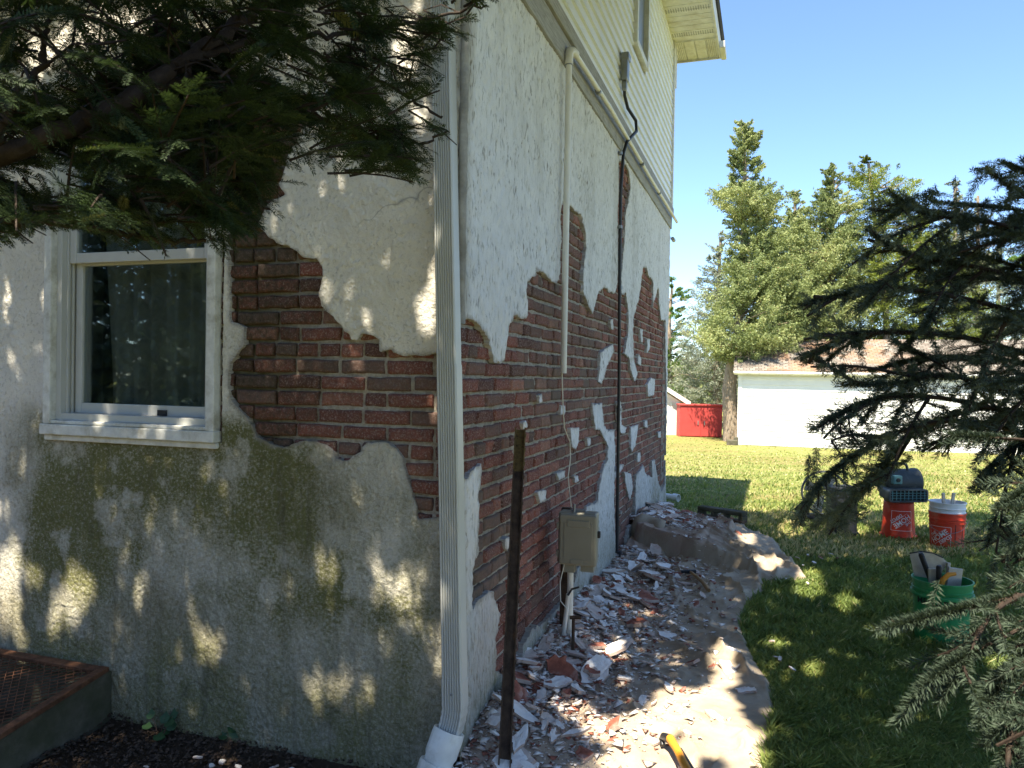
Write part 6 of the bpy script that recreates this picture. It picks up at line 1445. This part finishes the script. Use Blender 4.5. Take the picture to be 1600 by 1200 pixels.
conifer('leafy_tree', 'yellow green leafy tree behind the barn seen through the near spruce', 1560, 38,
        [(400,1530,1590),(450,1480,1680),(540,1450,1760),(640,1440,1800),(676,1440,1800)], 'broad', 8, n=40000, tufts=260, leaf=.15, gap=.25)
conifer('cedar_tree', 'dull green cedar closing the view at the far right edge', 1720, 34,
        [(380,1690,1720),(450,1640,1800),(560,1600,1860),(676,1590,1880)], 'cedar', 9, n=34000, tufts=260)

for i, (x, y, h, lb) in enumerate(((-13, -2.5, 9, 'tall dark conifer west of the viewer, nearest the front wall'), (-14, -6, 10, 'tall dark conifer west of the viewer, second from the front wall'), (-12.5, -9.5, 10, 'tall dark conifer west of the viewer, third from the front wall'), (-18, 1, 10, 'tall dark conifer far west of the viewer'), (-11, -13, 11, 'tall dark conifer far behind the viewer on the left'), (-5.5, -16, 12, 'tall dark conifer far behind the viewer, second from the left'), (0, -18, 10, 'tall dark conifer straight behind the viewer'), (-17, -9, 10, 'tall dark conifer behind the viewer nearest the left house wall'), (6, -17, 12, 'tall dark conifer behind the viewer on the right'), (-23, -3, 10, 'outermost dark conifer behind the viewer'))):
    rs = np.random.RandomState(60 + i); n = 42000 if i < 4 else 9000; e = empty('conifer_tree', (x, y, 0), label=lb, cat='tree', group='conifers behind the viewer'); t = rs.rand(n) ** 1.4; a = rs.uniform(0, 6.28, n); rr = (1 - t) * 3.4 * np.sqrt(rs.rand(n)) * (.75 + .5 * vn(t * 14, a * 2, i)) + .1
    V, F = cards(np.stack([np.cos(a) * rr, np.sin(a) * rr, .3 + t * (h - .3) - rr * .1], 1), .17 if i < 4 else .42, rs); np_mesh('crown', V, F, M['spruce'], e, False, {'tone': np.repeat(rs.rand(n) * .5, 4)})
    mb = MB(); mb.tube([(0, 0, -.1), (0, 0, h * .5), (0, 0, h)], [.25, .15, .02], 10); mb.build('trunk', M['bark2'], e, smooth=True)
def far_things():
    # white barn
    D = 25.7; L = at(1156, 640, D); zg = -.66; g = Vector((L.x, L.y, zg)); X = Vector((math.cos(R(17)), math.sin(R(-17)), 0)); Y = Vector((-X.y, X.x, 0)); W, DP, HE = 8.8, 4.6, (at(1156, 583, D).z - zg); RZ = 1.12
    b = empty('barn', tuple(g), label='low white clapboard barn with worn shingle roof beyond the lawn', cat='barn')
    p = lambda x, y, z: X * x + Y * y + Vector((0, 0, z))
    m = MB(); n = 12; e = (HE - .12) / n
    for k in range(n): m.prism([(0, .12 + k * e), (-.034, .12 + k * e + .002), (-.012, .12 + (k + 1) * e), (0, .12 + (k + 1) * e)], 0, W, lambda y, z, x: p(x, y, z))
    m.box(p(W / 2, DP / 2, HE / 2 + .06), (W, DP - .002, HE - .12), X, Y); m.build('wall', M['barn'], b)
    m = MB(); m.prism([(0.0, HE), (DP, HE), (DP / 2, HE + RZ)], .03, W - .03, lambda y, z, x: p(x, y, z)); m.build('gable', M['barn'], b)
    m = MB(); m.box(p(W / 2, -.02, .07), (W + .04, .05, .12), X, Y); m.build('skirt_board', M['barn'], b)
    for x in (-.01, W + .01):
        m = MB(); m.box(p(x, -.02, HE / 2), (.12, .07, HE), X, Y); m.build('corner_board', M['barn'], b)
    m = MB(); m.box(p(W / 2, -.17, HE + .005), (W + .4, .02, .13), X, Y); m.tube([p(-.22, -.24, HE + .02), p(W + .22, -.24, HE + .02)], .055, 8); m.build('gutter', M['trimwhite'], b)
    V = [p(-.22, -.26, HE + .03), p(W + .22, -.26, HE + .03), p(W + .22, DP / 2, HE + RZ + .06), p(-.22, DP / 2, HE + RZ + .06), p(W + .22, DP + .26, HE + .03), p(-.22, DP + .26, HE + .03)]
    me = bpy.data.meshes.new('roof'); me.from_pydata([tuple(v) for v in V] + [tuple(v + Vector((0, 0, .07))) for v in V], [], [(6, 7, 8, 9), (9, 8, 10, 11), (0, 3, 2, 1), (3, 5, 4, 2), (0, 1, 7, 6), (0, 6, 9, 3), (3, 9, 11, 5), (1, 2, 8, 7), (2, 4, 10, 8), (5, 11, 10, 4)])
    uvl = me.uv_layers.new(name='UVMap')
    for l in me.loops: c = me.vertices[l.vertex_index].co; uvl.data[l.index].uv = (c.dot(X) , c.dot(Y) * 1.12)
    me.materials.append(shake()); o = bpy.data.objects.new('roof', me); C.objects.link(o); o.parent = b
    m = MB(); m.box(p(-.22, -.1, .05), (.36, .4, .22), X, Y); m.box(p(-.1, -.1, .2), (.14, .14, .12), X, Y, m=0); m.build('step', M['concrete'], b, bevel=.02)
    # pale metal shed behind the house corner
    D = 29.6; q = at(1063, 680, D); zz = float(gz(q.y)); g = Vector((q.x, q.y, zz)); s = empty('metal_shed', tuple(g), label='pale ribbed metal shed with sloping roof edge at the far house corner', cat='shed'); H1 = at(1063, 628, D).z - zz
    m = MB(); W = 3.4; RZ = 1.05
    m.prism([(0, 0), (-W, 0), (-W, H1), (-W / 2, H1 + RZ), (0, H1)], 0, 4, lambda x, z, y: Vector((x, y, z)))
    for k in range(12): m.prism([(-.04 - k * .29, 0), (-.075 - k * .29, 0), (-.075 - k * .29, H1 + .0), (-.04 - k * .29, H1)], -.03, 0, lambda x, z, y: Vector((x, y, z)))
    m.build('wall', M['shedmetal'], s)
    for sg, nm in ((1, 'roof'),):
        m = MB(); m.prism([(.32, H1 - .16), (-W / 2, H1 + RZ + .04), (-W - .32, H1 - .16), (-W - .32, H1 - .06), (-W / 2, H1 + RZ + .20), (.32, H1 + .02)], -.25, 4.2, lambda x, z, y: Vector((x, y, z))); m.build(nm, M['trimwhite'], s)
    # red cabinet
    q = at(1062, 678, 28.8); w = (1128 - 1062) / FPX * 28.8; zz = float(gz(q.y)); g = Vector((q.x, q.y, zz)); h = at(1062, 633, 28.8).z - zz; c = empty('cabinet', tuple(g), label='red two door metal cabinet standing between the metal shed and the cedar trunk', cat='cabinet')
    m = MB(); m.box((w / 2, .3, h / 2), (w, .6, h)); m.build('body', M['red'], c, bevel=.01)
    for k in (0, 1):
        m = MB(); m.box((w * (.25 + .5 * k), -.012, h / 2 - .02), (w / 2 - .03, .02, h - .12)); d = m.build('door', M['red'], c, bevel=.006)
        m = MB(); m.box((w * .5 + (-.12 if k == 0 else .12), -.035, h * .45), (.03, .03, .16)); m.build('handle', M['greymetal'], d)
    m = MB(); m.box((w / 2, .28, h + .015), (w + .05, .68, .05)); m.build('lid', M['red'], c, bevel=.008)
    # hedge-like far wood that closes the horizon
    rs = np.random.RandomState(9); n = 42000; ang = rs.uniform(-1.2, 1.2, n); r = rs.uniform(60, 78, n); x = np.sin(ang) * r; y = np.cos(ang) * r; hh = 2.2 + 3.5 * fbm(ang * 9, ang * 0 + 1, 600); z = -.66 + rs.uniform(0, 1, n) ** .8 * hh
    V, F = cards(np.stack([x, y, z], 1), .75, rs); tag(np_mesh('far_wood', V, F, M['cedar'], None, False, {'tone': np.repeat(rs.rand(n) * .7, 4)}), 'low far off line of green woodland closing the horizon', 'wood', kind='stuff')
far_things()

# ------------------------------------------------------------------ grass
def grass():
    rs = np.random.RandomState(3); n = 420000; px = rs.uniform(900, 2150, n); py = 655 + 700 * rs.rand(n) ** .8
    X0 = (px - 800) / FPX; Y0 = (600 - py) / FPX; Rr = X0[:, None] * np.array(RT) + Y0[:, None] * np.array(UP) + np.array(FW)
    z = np.zeros(n)
    for _ in range(12): t = (z - EYE) / Rr[:, 2]; y = Rr[:, 1] * t; z = z * .4 + gz(y) * .6
    ok = (Rr[:, 2] < -.01) & (t > 0) & (t < 32); P = Rr * t[:, None]; P[:, 2] = z + drop((P[:, 0] - A.x) * AX.x + (P[:, 1] - A.y) * AX.y) + np.where((P[:, 1] > 5), (fbm(P[:, 0] * .5, P[:, 1] * .5, 3) - .5) * .06, 0) - .005
    q = P[:, :2] - np.array([A.x, A.y]); u = q @ np.array([AX.x, AX.y]); v = q @ np.array([BX.x, BX.y])
    ok &= ~((v < .04) & (u < LEN + .05)) & ~(sd_poly(C1, u, v) > .02) & ~(sd_poly(C2, u, v) > .02) & ~((u > -1) & (u < 4) & (v < .6)) & (P[:, 1] > 1.6)
    for bx, by, br in [(o.location.x, o.location.y, .135) for o in C.objects if o.get('category') == 'bucket']: ok &= (P[:, 0] - bx) ** 2 + (P[:, 1] - by) ** 2 > br ** 2
    P = P[ok]; t = t[ok]; v = v[ok]; n = len(P); thin = fbm(P[:, 0] * 1.2, P[:, 1] * 1.2, 700); k = rs.rand(n) < np.clip(.1 + thin * 1.7, 0, 1); P, t, thin = P[k], t[k], thin[k]; n = len(P)
    h = (.030 + .035 * rs.rand(n)) * (.35 + 1.3 * fbm(P[:, 0] * 3.2, P[:, 1] * 3.2, 702)) * (1 + .5 * (vn(P[:, 0] * 9, P[:, 1] * 9, 708) > .8)) * (1 - .02 * t); w = (.0022 + .0008 * t) * rs.uniform(.7, 1.3, n); a = rs.uniform(0, 6.28, n); lx, ly = rs.normal(0, .45, n) + .15, rs.normal(0, .45, n)
    s = np.stack([np.cos(a), np.sin(a), 0 * a], 1) * w[:, None]; lean = np.stack([lx, ly, 0 * a], 1) * h[:, None]; up = np.array([0, 0, 1.])[None] * h[:, None]
    V = np.stack([P - s, P + s, P + s * .7 + lean * .35 + up * .6, P - s * .7 + lean * .35 + up * .6, P + lean * 1.0 + up * .93, P + lean * 1.02 + up * .90], 1).reshape(-1, 3)
    b = np.arange(n)[:, None] * 6; F = np.concatenate([b + np.array([0, 1, 2, 3]), b + np.array([3, 2, 4, 5])])
    dry = fbm(P[:, 0] * .8, P[:, 1] * 2.2, 704); tone = np.clip(rs.normal(.42, .2, n) + (fbm(P[:, 0] * 3, P[:, 1] * 3, 705) - .5) * .8 + .035 * np.clip(t - 7, 0, 12), 0, .86); tone = np.where(rs.rand(n) < .02 + np.clip((dry - .45) * 2.2, 0, .6) * (t > 6.5), 1, tone)
    tag(np_mesh('grass', V, F, M['grass'], None, False, {'tone': np.repeat(tone, 6)}), 'short green and straw coloured lawn grass', 'grass', kind='stuff')
grass()
